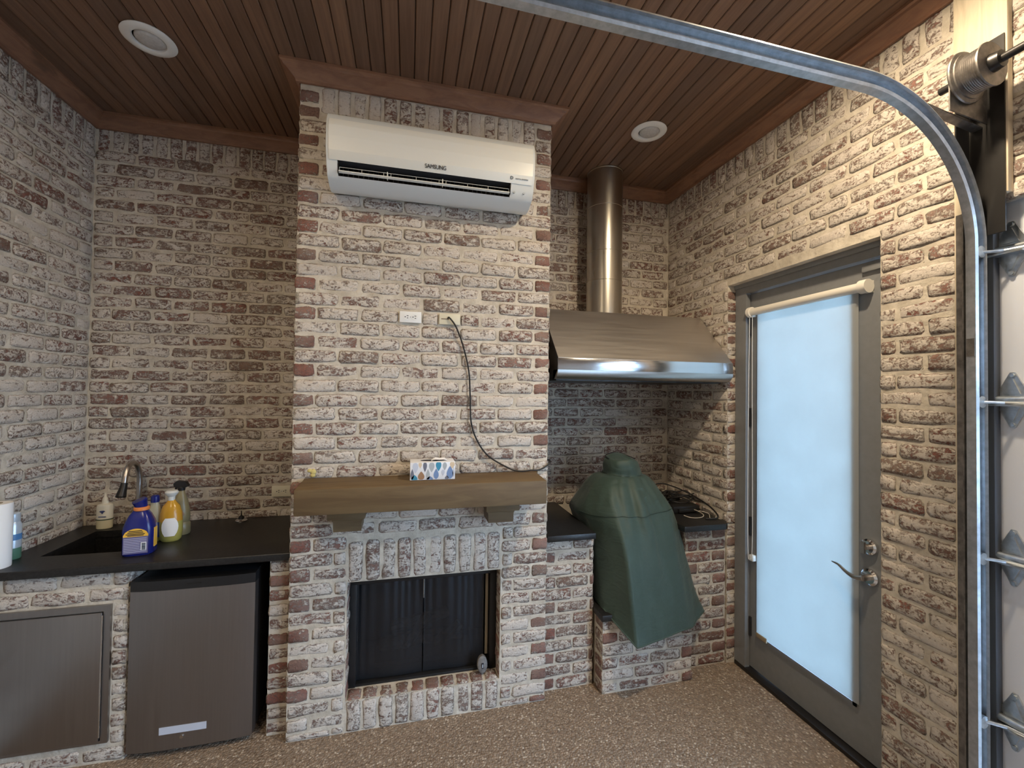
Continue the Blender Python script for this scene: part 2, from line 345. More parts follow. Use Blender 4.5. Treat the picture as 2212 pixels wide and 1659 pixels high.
# ------------------------------------------------------------------ bricks
BL, BH, BT = 0.182, 0.055, 0.02
def brick_mesh(i):
    rg = random.Random(100 + i)
    xs = [0, 0.015, BL * 0.5 + rg.uniform(-.02, .02), BL - 0.015, BL]; zs = [0, 0.013, BH - 0.013, BH]
    verts = []; edge = []
    for r, z in enumerate(zs):
        for c, x in enumerate(xs):
            bd = r in (0, 3) or c in (0, 4)
            corner = r in (0, 3) and c in (0, 4)
            jx = rg.uniform(-.004, .004) + (0.004 if c == 0 and corner else -0.004 if c == 4 and corner else 0)
            jz = rg.uniform(-.0035, .0035) + (0.003 if r == 0 and corner else -0.003 if r == 3 and corner else 0)
            y = rg.uniform(.0035, .0065) if bd else rg.uniform(-.0025, .0025)
            verts.append((x - BL / 2 + jx, y, z - BH / 2 + jz)); edge.append(1.0 if bd else 0.0)
    faces = []
    for r in range(3):
        for c in range(4):
            a = r * 5 + c; faces.append((a, a + 1, a + 6, a + 5))
    loop = [0, 1, 2, 3, 4, 9, 14, 19, 18, 17, 16, 15, 10, 5]
    n0 = len(verts)
    for k in loop:
        x, y, z = verts[k]; verts.append((x, BT, z)); edge.append(1.0)
    for k in range(len(loop)):
        a, b = loop[k], loop[(k + 1) % len(loop)]; c, d = n0 + (k + 1) % len(loop), n0 + k
        faces.append((b, a, d, c))
    me = bpy.data.meshes.new('brick'); me.from_pydata(verts, [], faces); me.shade_smooth()
    a = me.attributes.new('edge', 'FLOAT', 'POINT')
    for k, e in enumerate(edge): a.data[k].value = e
    me.materials.append(M['brick']); return me
BRICKS = [brick_mesh(i) for i in range(12)]
def in_view(p):
    d = p - CAM; z = d.dot(FW)
    if z < 0.05: return False
    x = 1106 + 918.4 * d.dot(RT) / z; y = 829.5 - 918.4 * d.dot(UP) / z
    return -60 < x < 2272 and -60 < y < 1719
def layout_rows(width, z0, rows, holes=(), first=0, pitch=0.0694, mod=0.197, joint=0.0105, start=0.0, red_ends=False, phase=0.0, zmax=99):
    out = []
    for k in range(rows):
        za, zb = z0 + k * pitch + joint / 2, z0 + (k + 1) * pitch - joint / 2
        if zb > zmax + 0.005: break
        if za < 0.0: za = 0.004
        if zb - za < 0.02: continue
        odd = (k + first) % 2
        u = start + phase - (0 if not odd else mod / 2) - mod * 3
        while u < width:
            a, b = max(u + joint / 2, start + 0.002), min(u + mod - joint / 2, width - 0.002)
            u += mod
            if b - a < 0.022: continue
            segs = [(a, b)]
            for (h0, h1, v0, v1) in holes:
                ov = min(zb, v1) - max(za, v0)
                if ov < 0.3 * (zb - za): continue
                ns = []
                for s in segs:
                    if h1 <= s[0] or h0 >= s[1]: ns.append(s); continue
                    if h0 - s[0] > 0.028: ns.append((s[0], h0 - 0.004))
                    if s[1] - h1 > 0.028: ns.append((h1 + 0.004, s[1]))
                segs = ns
            for s in segs:
                jx = random.uniform(-.003, .003); jz = random.uniform(-.002, .002)
                end = red_ends and (s[0] < start + 0.03 or s[1] > width - 0.03) and s[1] - s[0] < 0.11
                out.append(((s[0] + s[1]) / 2 + jx, (za + zb) / 2 + jz, s[1] - s[0], zb - za, False, end))
    return out
def soldiers(u0, u1, z0, z1, n, joint=0.0115):
    out = []; p = (u1 - u0) / n
    for i in range(n):
        out.append((u0 + (i + .5) * p + random.uniform(-.002, .002), (z0 + z1) / 2, p - joint, z1 - z0, True, False))
    return out
def lay(parent, O, u, v, n, items, wash=0.6, limit=300):
    """items: (uc, vc, len_u, len_v, vertical, red); brick meshes have x=length, z=height, -y = face direction"""
    O, u, v, n = Vector(O), Vector(u), Vector(v), Vector(n); base = wloc(parent)
    placed = []
    for it in items:
        c = O + u * it[0] + v * it[1]
        placed.append((not in_view(c), (c - CAM).length, c, it))
    placed.sort(key=lambda t: (t[0], t[1]))
    extra = []
    for idx, (_, _, c, it) in enumerate(placed):
        uc, vc, lu, lv, vert, red = it
        ex, ez = (u, v) if not vert else (v, -u)
        if random.random() < 0.5: ex, ez = -ex, -ez
        ln, ht = (lu, lv) if not vert else (lv, lu)
        ey = -n
        if ex.cross(ey).dot(ez) < 0: ex = -ex
        tilt = random.uniform(-.012, .012)
        m3 = Matrix((ex, ey, ez)).transposed() @ Matrix.Rotation(tilt, 3, 'Y')
        m4 = m3.to_4x4() @ Matrix.Diagonal((ln / BL, 1.0, ht / BH, 1.0))
        m4.translation = c + n * random.uniform(-.002, .0025) - base
        me = random.choice(BRICKS); ws = random.uniform(0.0, 0.25) if red and random.random() < 0.8 else min(1, max(0, random.gauss(wash, 0.11)))
        if idx < limit:
            o = bpy.data.objects.new('brick', me); COL.objects.link(o); o.parent = parent; o.matrix_basis = m4; o.color = (ws, ws, ws, 1)
        else: extra.append((me, m4))
    if extra:
        verts, faces, edge, rnd = [], [], [], []
        for me, m4 in extra:
            k = len(verts); r = random.random()
            for vtx in me.vertices: verts.append(m4 @ vtx.co); rnd.append(r)
            for x in me.attributes['edge'].data: edge.append(x.value)
            for p in me.polygons: faces.append([k + q for q in p.vertices])
        me = bpy.data.meshes.new('brick_remainder'); me.from_pydata(verts, [], faces); me.shade_smooth()
        a = me.attributes.new('edge', 'FLOAT', 'POINT'); a.data.foreach_set('value', edge)
        a = me.attributes.new('rnd', 'FLOAT', 'POINT'); a.data.foreach_set('value', rnd)
        me.materials.append(M['brick']); o = bpy.data.objects.new('brick_remainder', me); COL.objects.link(o); o.parent = parent
        o['kind'] = 'stuff'; o.color = (wash, wash, wash, 1)

# ------------------------------------------------------------------ setting
struct('floor', B(XL - 0.3, XR + 0.2, YB - 0.1, D + 0.3, -0.12, 0.0), 'floor')
struct('ground', B(XR + 0.2, 30, -25, 25, -0.14, -0.02), 'conc')
ceil = struct('ceiling', B(XL - 0.3, XR + 0.2, YB - 0.1, D + 0.3, ZC + 0.012, ZC + 0.15), 'dark')
pw = 0.0672; x = XL; first = None; i = 0
while x < XR - 0.01:
    wdt = min(pw, XR - x)
    bm = new(); prism(bm, [(0.0014, 0.012), (0.0014, 0.004), (0.0050, 0.0), (wdt - 0.0050, 0.0), (wdt - 0.0014, 0.004), (wdt - 0.0014, 0.012)], 'Y', YB, D)
    for v in bm.verts: v.co.z += 0
    if wdt == pw and first is not None:
        bm.free(); o = bpy.data.objects.new('plank', first.data); COL.objects.link(o); o.parent = ceil; o.location = (x, 0, ZC)
    else:
        o = obj('plank', bm, 'plank', None, angle=20); o.parent = ceil; o.location = (x, 0, ZC)
        if first is None: first = o
    x += pw; i += 1

# left wall
wl = struct('wall_left', B(XL - 0.2, XL - RECESS, YB, D + 0.2, 0, ZC + 0.1), 'mortar')
it = layout_rows(2.2, 0.0148, 43, first=1) + soldiers(0, 2.2, 2.99, 3.125, 29)
it = [q for q in it if q[1] > 0.80 or q[0] > D - DB]
lay(wl, (XL, D, 0), (0, -1, 0), (0, 0, 1), (1, 0, 0), it, 0.72)
# back wall, seen left and right of the chimney
wbk = struct('wall_back', B(XL - 0.2, 0.2, D + RECESS, D + 0.2, 0, ZC + 0.1), 'mortar')
wid = -XL - 0.0
it = layout_rows(wid, 0.0148, 43, first=0) + soldiers(0, wid, 2.99, 3.125, 17)
it = [q for q in it if q[1] > 0.83]
lay(wbk, (XL, D, 0), (1, 0, 0), (0, 0, 1), (0, -1, 0), it, 0.60)
wbr = struct('wall_back_right', B(W - 0.2, XR + 0.2, D + RECESS, D + 0.2, 0, ZC + 0.1), 'mortar')
wid = XR - W
it = layout_rows(wid, 0.0148, 43, first=1, phase=0.07) + soldiers(0, wid, 2.99, 3.125, 17)
it = [q for q in it if q[1] > 0.83]
lay(wbr, (W, D, 0), (1, 0, 0), (0, 0, 1), (0, -1, 0), it, 0.60)
# right wall with the side door and the garage opening
bm = new(); xa, xb = XR + RECESS, XR + 0.2
box(bm, xa, xb, DY1 + RECESS, D + 0.2, 0, ZC + 0.1); box(bm, xa, xb, DY0 - RECESS, DY1 + RECESS, DZ, ZC + 0.1); box(bm, xa, xb, GY1, DY0 - RECESS, 0, ZC + 0.1)
box(bm, xa, xa + 0.025, GY0, GY1, GZ, ZC + 0.1); box(bm, xa, xb, YB, GY0, 0, ZC + 0.1)
wr = struct('wall_right', bm, 'mortar')
it = layout_rows(2.35, 0.012, 43, holes=[(D - DY1, D - DY0, -1, DZ), (D - GY1, 9, -1, GZ)], first=0)
it += soldiers(0, 2.35, 2.995, 3.14, 31)
it = [q for q in it if not (q[0] < D - DB and q[1] < 0.83)]
lay(wr, (XR, D, 0), (0, -1, 0), (0, 0, 1), (-1, 0, 0), it, 0.66)
rv = []
for k in range(33):
    za, zb = 0.012 + k * 0.0694 + 0.007, 0.012 + (k + 1) * 0.0694 - 0.007
    rv.append((0.033, (za + zb) / 2, 0.058, zb - za, False, k % 2 == 0))
lay(wr, (XR, DY1, 0), (1, 0, 0), (0, 0, 1), (0, -1, 0), rv, 0.6)
struct('wall_front', B(XL - 0.2, XR + 0.2, YB - 0.2, YB, 0, ZC + 0.1), 'plaster')

# chimney breast
FX0, FX1, FZ0, FZ1 = 0.266, 1.014, 0.155, 0.712
bm = new(); e = RECESS
box(bm, e, FX0 - e, e, D + 0.1, 0, ZC + 0.1); box(bm, FX1 + e, W - e, e, D + 0.1, 0, ZC + 0.1)
box(bm, FX0 - e, FX1 + e, e, D + 0.1, FZ1 + e, ZC + 0.1); box(bm, FX0 - e, FX1 + e, e, 0.45, 0, FZ0 - e)
ch = struct('chimney_breast', bm, 'mortar')
ch['label'] = 'whitewashed brick chimney breast with soldier courses around the firebox'
holes = [(FX0 - 0.008, FX1 + 0.008, -1, 0.925), (0.095, W - 0.095, 2.985, 4), (0.48, 0.592, 1.985, 2.048), (0.677, 0.785, 1.985, 2.048)]
it = layout_rows(W, 0.037 - 0.0694, 45, holes=holes, first=0, red_ends=True, zmax=3.11)
it += soldiers(FX0 - 0.004, FX1 + 0.004, 0.722, 0.915, 10) + soldiers(FX0 - 0.004, FX1 + 0.004, 0.004, 0.150, 10) + soldiers(0.095, W - 0.095, 2.985, 3.11, 15)
it = [q for q in it if not (0.2 < q[0] < 1.08 and 2.62 < q[1] < 2.86)]
lay(ch, (0, 0, 0), (1, 0, 0), (0, 0, 1), (0, -1, 0), it, 0.72)
jr = [(0.05, 0.0066 + (k + .5) * 0.0694, 0.085, 0.055, False, k % 2 == 0) for k in range(2, 10)]
lay(ch, (FX1, 0, 0), (0, 1, 0), (0, 0, 1), (-1, 0, 0), jr, 0.45); lay(ch, (FX0, 0, 0), (0, 1, 0), (0, 0, 1), (1, 0, 0), jr, 0.6)
lay(ch, (0, 0, FZ0), (1, 0, 0), (0, 1, 0), (0, 0, 1), soldiers(FX0 - 0.004, FX1 + 0.004, 0.006, 0.085, 10), 0.35)
sd = layout_rows(D, 0.037 - 0.0694, 45, first=1, zmax=3.11)
lay(ch, (W, 0, 0), (0, 1, 0), (0, 0, 1), (1, 0, 0), [q for q in sd if q[1] > 0.9], 0.55, limit=0)
lay(ch, (0, 0, 0), (0, 1, 0), (0, 0, 1), (-1, 0, 0), [q for q in sd if q[1] > 0.9], 0.55, limit=0)

# crown moulding
CP, CHT = 0.072, ZC - ZK
prof = [(0, 0), (0.012, 0), (0.016, 0.012), (0.022, 0.018), (0.040, 0.034), (0.058, 0.044), (0.062, 0.054), (CP, 0.058), (CP, CHT), (0, CHT)]
def crown(name, p, q, nrm, m0, m1):
    """run from p to q, nrm = into the room, m0/m1 = mitre sign at either end"""
    p, q, nrm = Vector(p), Vector(q), Vector(nrm); d = (q - p).normalized(); bm = new()
    rr = [[p + nrm * o + d * (o * m0) + Vector((0, 0, h)) for o, h in prof], [q + nrm * o + d * (o * m1) + Vector((0, 0, h)) for o, h in prof]]
    rings(bm, rr); return struct(name, bm, 'crown', angle=25)
crown('trim_1', (0, 0, ZK), (W, 0, ZK), (0, -1, 0), -1, 1)
crown('trim_2', (XL, D, ZK), (0, D, ZK), (0, -1, 0), 1, -1)
crown('trim_3', (W, D, ZK), (XR, D, ZK), (0, -1, 0), 1, -1)
crown('trim_4', (XL, YB, ZK), (XL, D, ZK), (1, 0, 0), 0, -1)
crown('trim_5', (XR, YB, ZK), (XR, D, ZK), (-1, 0, 0), 0, -1)
crown('trim_6', (0, 0, ZK), (0, D, ZK), (-1, 0, 0), -1, -1)
crown('trim_7', (W, 0, ZK), (W, D, ZK), (1, 0, 0), -1, -1)

# ------------------------------------------------------------------ side door
dr = bpy.data.objects.new('door_1', None); COL.objects.link(dr); dr.location = (2.55, DY1, 0); tag(dr, 'grey painted full-glass exterior door in the right brick wall', None, None, 'structure')
def rail(bm, poly, z0, z1): prism(bm, poly, 'Z', z0, z1)
bm = new()   # frame: jambs with rabbet and head
prism(bm, [(2.515, DY1), (2.515, -0.028), (2.548, -0.028), (2.548, 0.006), (2.64, 0.006), (2.64, DY1)], 'Z', 0, 2.266)
prism(bm, [(2.515, DY0), (2.515, -0.785), (2.548, -0.785), (2.548, -0.805), (2.64, -0.805), (2.64, DY0)], 'Z', 0, 2.266)
rings(bm, [[Vector((a_, y_, b_)) for a_, b_ in ((2.505, 2.305), (2.515, 2.305), (2.515, 2.266), (2.64, 2.266), (2.64, DZ), (2.505, DZ))] for y_ in (DY0, DY1)])
obj('door_frame', bm, 'doorpaint', dr, angle=30)
GY_A, GY_B, GZ_A, GZ_B = -0.655, -0.078, 0.228, 2.172
bm = new()
box(bm, 2.552, 2.597, GY_B, 0.002, 0.028, 2.262); box(bm, 2.552, 2.597, -0.80, GY_A, 0.028, 2.262)
box(bm, 2.552, 2.597, GY_A, GY_B, 0.028, GZ_A); box(bm, 2.552, 2.597, GY_A, GY_B, GZ_B, 2.262)
obj('door_leaf', bm, 'doorpaint', dr, angle=30)
bm = new()
for (a, b, c, d) in ((GY_A, GY_B, GZ_A, GZ_A + 0.016), (GY_A, GY_B, GZ_B - 0.016, GZ_B), (GY_A, GY_A + 0.016, GZ_A, GZ_B), (GY_B - 0.016, GY_B, GZ_A, GZ_B)):
    box(bm, 2.547, 2.572, a, b, c, d)
obj('glazing_bead', bm, 'doorpaint', dr, angle=30)
obj('pane', B(2.574, 2.580, GY_A, GY_B, GZ_A, GZ_B), 'glass', dr)
obj('threshold', B(2.508, 2.66, DY0 + .005, DY1 - .005, 0.0, 0.022), 'blacksteel', dr, 0.004, label='dark metal threshold strip')
for z in (2.067, 1.516, 0.861, 0.266):
    bm = new(); tube(bm, [(2.5475, -0.034, z - 0.055), (2.5475, -0.034, z + 0.055)], 0.0085, 10)
    obj('hinge', bm, 'black', dr, label='black door hinge')
bm = new()
for t, rr_, zz in ((2.552, 0.034, 0.98),): tube(bm, [(2.552, -0.718, zz), (2.536, -0.718, zz), (2.530, -0.718, zz)], [rr_, rr_, 0.026], 24)
h = obj('deadbolt', bm, 'chrome', dr, label='chrome thumb-turn deadbolt')
bm = new(); tube(bm, [(2.53, -0.718, 0.98), (2.508, -0.718, 0.98)], 0.012, 12); box(bm, 2.500, 2.510, -0.726, -0.710, 0.955, 1.005); obj('thumb_turn', bm, 'nickel', h, 0.0)
bm = new(); tube(bm, [(2.552, -0.718, 0.845), (2.540, -0.718, 0.845), (2.533, -0.718, 0.845)], [0.036, 0.036, 0.027], 24)
h = obj('lever_handle', bm, 'chrome', dr, label='chrome lever door handle')
bm = new(); tube(bm, [(2.535, -0.718, 0.845), (2.495, -0.718, 0.845)], 0.013, 12)
tube(bm, smooth_path([(2.497, -0.722, 0.845), (2.494, -0.69, 0.838), (2.497, -0.65, 0.845), (2.502, -0.61, 0.862), (2.506, -0.575, 0.864)], 6), [0.012 - 0.0085 * i / 24 for i in range(25)], 10)
obj('lever', bm, 'nickel', h)
obj('alarm_contact', B(2.536, 2.5515, -0.775, -0.69, 2.215, 2.243), 'doorpaint', dr, 0.003)
# roller shade
sh_ = thing('roller_shade', (2.53, -0.38, 2.14), 'pale translucent roller shade drawn down over the glass of the grey side door', 'blind')
bm = new(); tube(bm, [(2.520, -0.072, 2.145), (2.520, -0.70, 2.145)], 0.022, 20); obj('tube', bm, 'tube', sh_)
for y0, y1 in ((-0.072, -0.050), (-0.735, -0.70)):
    bm = new(); tube(bm, [(2.520, y0, 2.145), (2.520, y1, 2.145)], 0.031, 20); box(bm, 2.522, 2.552, y0 + 0.003, y1 - 0.003, 2.118, 2.172); obj('end_bracket', bm, 'tube', sh_, 0.0)
obj('fabric', B(2.5375, 2.5390, -0.675, -0.092, 0.252, 2.15), 'shade', sh_)
bm = new(); box(bm, 2.533, 2.542, -0.165, -0.092, 0.236, 0.262); obj('hem_bar', bm, 'tan', sh_, 0.002)
bm = new(); tube(bm, smooth_path([(2.515, -0.058, 2.125), (2.515, -0.05, 1.6), (2.515, -0.047, 0.95), (2.515, -0.052, 0.70), (2.515, -0.066, 0.682), (2.515, -0.080, 0.71), (2.515, -0.084, 0.95), (2.515, -0.079, 1.6), (2.515, -0.078, 2.125)], 6), 0.0018, 6)
obj('pull_cord', bm, 'white', sh_)
obj('cord_holder', B(2.522, 2.551, -0.078, -0.048, 0.665, 0.70), 'acgrey', sh_, 0.004)

# ------------------------------------------------------------------ garage door, track, drum
gd = thing('garage_door', (2.47, (GY0 + GY1) / 2, 0), 'glazed sectional garage door with steel hinges at the right edge of the room', 'garage door')
zj = [0.02, 0.585, 1.122, 1.645, 2.152, 2.69]; gxa, gxb = 2.495, 2.535; ya, yb = -3.88, -1.166
for k in range(5):
    z0, z1 = zj[k] + 0.002, zj[k + 1] - 0.002; bm = new()
    ym = (ya + yb) / 2
    for a, b in ((ya, ya + 0.13), (ym - 0.03, ym + 0.03), (yb - 0.13, yb)): box(bm, gxa, gxb, a, b, z0, z1)
    for a, b in ((ya + 0.13, ym - 0.03), (ym + 0.03, yb - 0.13)):
        box(bm, gxa, gxb, a, b, z0, z0 + 0.055); box(bm, gxa, gxb, a, b, z1 - 0.055, z1)
    s = obj('section', bm, 'stile', gd, angle=30)
    for a, b in ((ya + 0.13, ym - 0.03), (ym + 0.03, yb - 0.13)): obj('pane', B(2.512, 2.518, a, b, z0 + 0.055, z1 - 0.055), 'glass', s)
def hinge_plate(z):
    yc = yb - 0.045; bm = new()
    for sgn in (1, -1):
        poly = [(yc + 0.043, z + sgn * 0.012), (yc + 0.030, z + sgn * 0.04), (yc + 0.006, z + sgn * 0.092), (yc - 0.006, z + sgn * 0.092), (yc - 0.030, z + sgn * 0.04), (yc - 0.043, z + sgn * 0.012)]
        prism(bm, poly, 'X', 2.488, 2.494)
        inner = [(yc + (y - yc) * 0.5, z + sgn * 0.02 + (zz - z - sgn * 0.012) * 0.62) for y, zz in poly]
        prism(bm, inner, 'X', 2.483, 2.489)
        tube(bm, [(2.494, yc, z + sgn * 0.082), (2.482, yc, z + sgn * 0.082)], 0.007, 8)
    h = obj('hinge', bm, 'galv', gd, angle=30)
    bm = new(); tube(bm, [(2.477, yc + 0.05, z), (2.477, yc - 0.05, z)], 0.013, 12)
    obj('hinge_barrel', bm, 'galv', h)
    bm = new(); tube(bm, [(2.412, yb - 0.012, z - 0.008), (2.452, yc, z - 0.010), (2.462, yc - 0.05, z - 0.010)], 0.0055, 8)
    tube(bm, [(2.403, yb - 0.004, z - 0.008), (2.403, yb - 0.016, z - 0.008)], 0.020, 18); box(bm, 2.450, 2.494, yc - 0.045, yc + 0.045, z - 0.021, z - 0.015)
    obj('roller', bm, 'galv', h)
for z in (zj[1], zj[2], zj[3], zj[4]): hinge_plate(z)
# jamb board and dark jamb strip
bm = new(); prism(bm, [(-1.092, 0), (-1.150, 0), (-1.150, 2.33), (-1.235, 2.33), (-1.235, ZK - .001), (-1.092, ZK - .001)], 'X', XR - 0.026, XR - 0.001)
tag(obj('jamb_board', bm, 'board', None, 0.002), 'pale bare timber jamb board on brick wall beside the garage door', 'board')
bm = new(); box(bm, 2.462, 2.4935, -1.180, -1.156, 0, 2.31); tag(obj('door_seal', bm, 'seal', None, 0.003), 'dark weather seal strip along the garage door jamb', 'seal')
tr = thing('door_track', (2.38, -1.17, 0), 'curved galvanised garage door track rising from the floor and running under the ceiling', 'track')
path = [(2.400, 0.02), (2.400, 0.8), (2.400, 1.5), (2.400, 2.12)]
r_ = 0.50
for i in range(1, 25):
    a = math.pi / 2 * i / 24; path.append((2.400 - r_ + r_ * math.cos(a), 2.16 + r_ * 0.97 * math.sin(a)))
path += [(1.5, 2.648), (1.0, 2.651), (0.5, 2.654), (-0.4, 2.659)]
def sweep_track(bm, prof, yc):
    rr = []
    for i, (x_, z_) in enumerate(path):
        a = path[max(i - 1, 0)]; b = path[min(i + 1, len(path) - 1)]; d = Vector((b[0] - a[0], 0, b[1] - a[1])).normalized()
        nn = Vector((-d.z, 0, d.x))      # into the room / downwards on the inside of the bend
        rr.append([Vector((x_, yc, z_)) + nn * p + Vector((0, q, 0)) for p, q in prof])
    rings(bm, rr)
bm = new(); t = 0.0025; h2 = 0.028; dp = 0.026
cprof = [(-h2, -dp), (-h2, 0), (h2, 0), (h2, -dp), (h2 - 0.008, -dp - 0.004), (h2 - 0.010, -dp + 0.004), (h2 - t, -dp + 0.004), (h2 - t, -t), (0.006, -t), (0, -t - 0.006), (-0.006, -t), (-h2 + t, -t), (-h2 + t, -dp + 0.004), (-h2 + 0.010, -dp + 0.004), (-h2 + 0.008, -dp - 0.004)]
sweep_track(bm, cprof, -1.156); obj('rail', bm, 'railsteel', tr, angle=35)
bm = new(); box(bm, 2.39, XR - 0.028, -1.140, -1.136, 0.02, 2.30); box(bm, XR - 0.032, XR - 0.028, -1.136, -1.10, 0.02, 2.30); obj('wall_angle', bm, 'galvdull', tr)
for z in (1.82,):
    bm = new(); box(bm, 2.3695, 2.3715, -1.180, -1.158, z - 0.03, z + 0.03)
    obj('track_clip', bm, 'galvdull', tr)
bm = new(); a, b = Vector((2.19, -1.147, 2.625)), Vector((2.425, -1.147, 2.60))
for (p, q) in (((0, -0.016), (0.004, 0.016)),): pass
prism(bm, [(2.17, 2.615), (2.428, 2.575), (2.428, 2.612), (2.17, 2.640)], 'Y', -1.150, -1.146)
prism(bm, [(2.17, 2.612), (2.428, 2.572), (2.428, 2.576), (2.17, 2.616)], 'Y', -1.175, -1.146)
obj('brace_arm', bm, 'galvdull', tr)
bm = new(); box(bm, 2.424, 2.4295, -1.23, -1.135, 2.20, 2.86); box(bm, 2.36, 2.4295, -1.139, -1.135, 2.42, 2.64); obj('flag_bracket', bm, 'blacksteel', tr)
bm = new(); box(bm, -0.31, -0.27, -1.152, -1.148, 2.66, ZC - 0.001); obj('hanger_strap', bm, 'galvdull', tr)
sf = thing('torsion_shaft', (2.31, -1.3, 2.715), 'black steel shaft above the garage door with a grooved cable drum', 'shaft')
bm = new(); tube(bm, [(2.31, -1.125, 2.71), (2.31, -3.8, 2.71)], 0.0127, 12); obj('shaft', bm, 'blacksteel', sf)
bm = new()
pr = []
def ydisc(bm, prof, seg=32):
    rings(bm, [[Vector((2.31 + r * math.cos(2 * math.pi * j / seg), y, 2.71 + r * math.sin(2 * math.pi * j / seg))) for j in range(seg)] for y, r in prof])
prof_d = [(-1.192, 0.02), (-1.192, 0.083), (-1.196, 0.086), (-1.200, 0.084), (-1.203, 0.074), (-1.207, 0.074), (-1.209, 0.066)]
yy = -1.209
for g in range(9): prof_d += [(yy - 0.0015, 0.0635), (yy - 0.0045, 0.0655)]; yy -= 0.005
prof_d += [(yy, 0.066), (yy - 0.003, 0.070), (yy - 0.007, 0.069), (yy - 0.008, 0.030)]; yy += 0.004
ydisc(bm, prof_d); obj('cable_drum', bm, 'galvdull', sf, angle=30)
bm = new(); ydisc(bm, [(yy - 0.012, 0.030), (yy - 0.035, 0.026), (yy - 0.036, 0.014)], 20); obj('hub', bm, 'blacksteel', sf)
bm = new(); prism(bm, [(2.25, 2.60), (2.424, 2.58), (2.424, 2.80), (2.36, 2.80), (2.25, 2.75)], 'Y', -1.187, -1.183); obj('end_bearing_plate', bm, 'galvdull', sf)

# ------------------------------------------------------------------ recessed ceiling lights
def can_light(x, y, lit, label, power=1.0):
    t = thing('recessed_light', (x, y, ZC), label, 'ceiling light', 'recessed ceiling lights')
    bm = new(); z = ZC - 0.001
    lathe(bm, [(0.058, 0.0), (0.098, 0.0), (0.100, -0.004), (0.094, -0.009), (0.070, -0.014), (0.062, -0.010), (0.058, 0.0)], (x, y, z), 40); obj('trim_ring', bm, 'lampwhite', t, angle=40)
    bm = new(); lathe(bm, [(0.056, 0.0), (0.056, -0.004), (0.050, -0.010), (0.030, -0.015), (0.004, -0.017)], (x + 0.004, y, z), 32)
    obj('lens', bm, lit_lens if lit else 'lamplens', t, angle=60)
    if lit:
        l = bpy.data.lights.new('lamp', 'AREA'); l.shape = 'DISK'; l.size = 0.10; l.energy = LAMP_W * power; l.color = LAMP_COL
        o = bpy.data.objects.new('lamp', l); COL.objects.link(o); o.parent = t; o.location = (0, 0, -0.03)
lit_lens = emissive('lit_lens', LAMP_COL, 12.0)
can_light(-0.602, -0.02, False, 'unlit white recessed ceiling light left of the chimney breast')
can_light(1.868, 0.005, False, 'unlit white recessed ceiling light right of the chimney breast, before the flue pipe')
can_light(1.80, -1.20, True, 'lit recessed ceiling light nearer the camera on the garage door side', 1.35)
can_light(-0.60, -1.25, True, 'lit recessed ceiling light nearer the camera on the left wall side', 0.55)
can_light(1.90, -2.6, True, 'lit recessed ceiling light behind the camera on the garage door side', 0.45)
can_light(-0.60, -2.6, True, 'lit recessed ceiling light behind the camera on the left wall side', 0.6)

# ------------------------------------------------------------------ air conditioner
ac = thing('air_conditioner', (0.64, 0, 2.57), 'white wall-mounted split air conditioner high on the chimney breast', 'air conditioner')
AX0, AX1 = 0.160, 1.118
prof = [(-0.001, 2.600), (-0.06, 2.578), (-0.10, 2.580), (-0.150, 2.597), (-0.168, 2.608), (-0.100, 2.612), (-0.100, 2.664), (-0.198, 2.667), (-0.212, 2.700), (-0.217, 2.76), (-0.214, 2.82), (-0.204, 2.852), (-0.188, 2.872), (-0.16, 2.880), (-0.001, 2.880)]
# full-section ends, notched middle for the outlet slot
pe = [p for i, p in enumerate(prof) if i not in (5, 6)]; pe.insert(5, (-0.190, 2.640))
bm = new(); prism(bm, pe, 'X', AX0 + 0.004, 0.208); prism(bm, pe, 'X', 1.000, AX1 - 0.004); prism(bm, prof, 'X', 0.208, 1.000)
obj('casing', bm, 'acgrey', ac, angle=30)
def inset(p, s): return [(-0.03 + (a + 0.03) * s, 2.73 + (b - 2.73) * s) for a, b in p]
for xe, xi in ((AX0, AX0 + 0.004), (AX1, AX1 - 0.004)):
    bm = new(); rings(bm, [[Vector((xe, a, b)) for a, b in inset(pe, 0.94)], [Vector((xi, a, b)) for a, b in inset(pe, 1.0)]]); obj('end_cap', bm, 'acgrey', ac, angle=40)
bm = new(); front = [(-0.196, 2.667), (-0.201, 2.662), (-0.217, 2.700), (-0.2215, 2.76), (-0.2195, 2.808), (-0.2135, 2.838), (-0.208, 2.839), (-0.212, 2.70)]
prism(bm, front, 'X', AX0 + 0.014, AX1 - 0.014); obj('front_panel', bm, 'acwhite', ac, 0.0015, 2, angle=30)
bm = new(); prism(bm, [(-0.164, 2.6095), (-0.101, 2.6132), (-0.101, 2.6628), (-0.196, 2.6665), (-0.196, 2.6655), (-0.108, 2.656), (-0.108, 2.617), (-0.164, 2.6110)], 'X', 0.2085, 0.9995); box(bm, 0.2082, 0.2105, -0.186, -0.108, 2.616, 2.657); box(bm, 0.9975, 0.9998, -0.186, -0.108, 2.616, 2.657)
obj('outlet_slot', bm, 'dark', ac)
bm = new(); prism(bm, [(-0.184, 2.6240), (-0.170, 2.6205), (-0.170, 2.6225), (-0.184, 2.6275)], 'X', 0.212, 0.996)
v_ = obj('lower_vane', bm, 'acwhite', ac)
bm = new(); box(bm, 0.214, 0.994, -0.1775, -0.176, 2.6435, 2.6450)
for x in (0.215, 0.31, 0.405, 0.437, 0.55, 0.655, 0.688, 0.79, 0.89, 0.993): box(bm, x - 0.0008, x + 0.0008, -0.1775, -0.176, 2.624, 2.6445)
for x in (0.421, 0.672): box(bm, x - 0.002, x + 0.002, -0.178, -0.16, 2.618, 2.650)
obj('vane_frame', bm, 'acwhite', ac)
bm = new(); k = 0.225
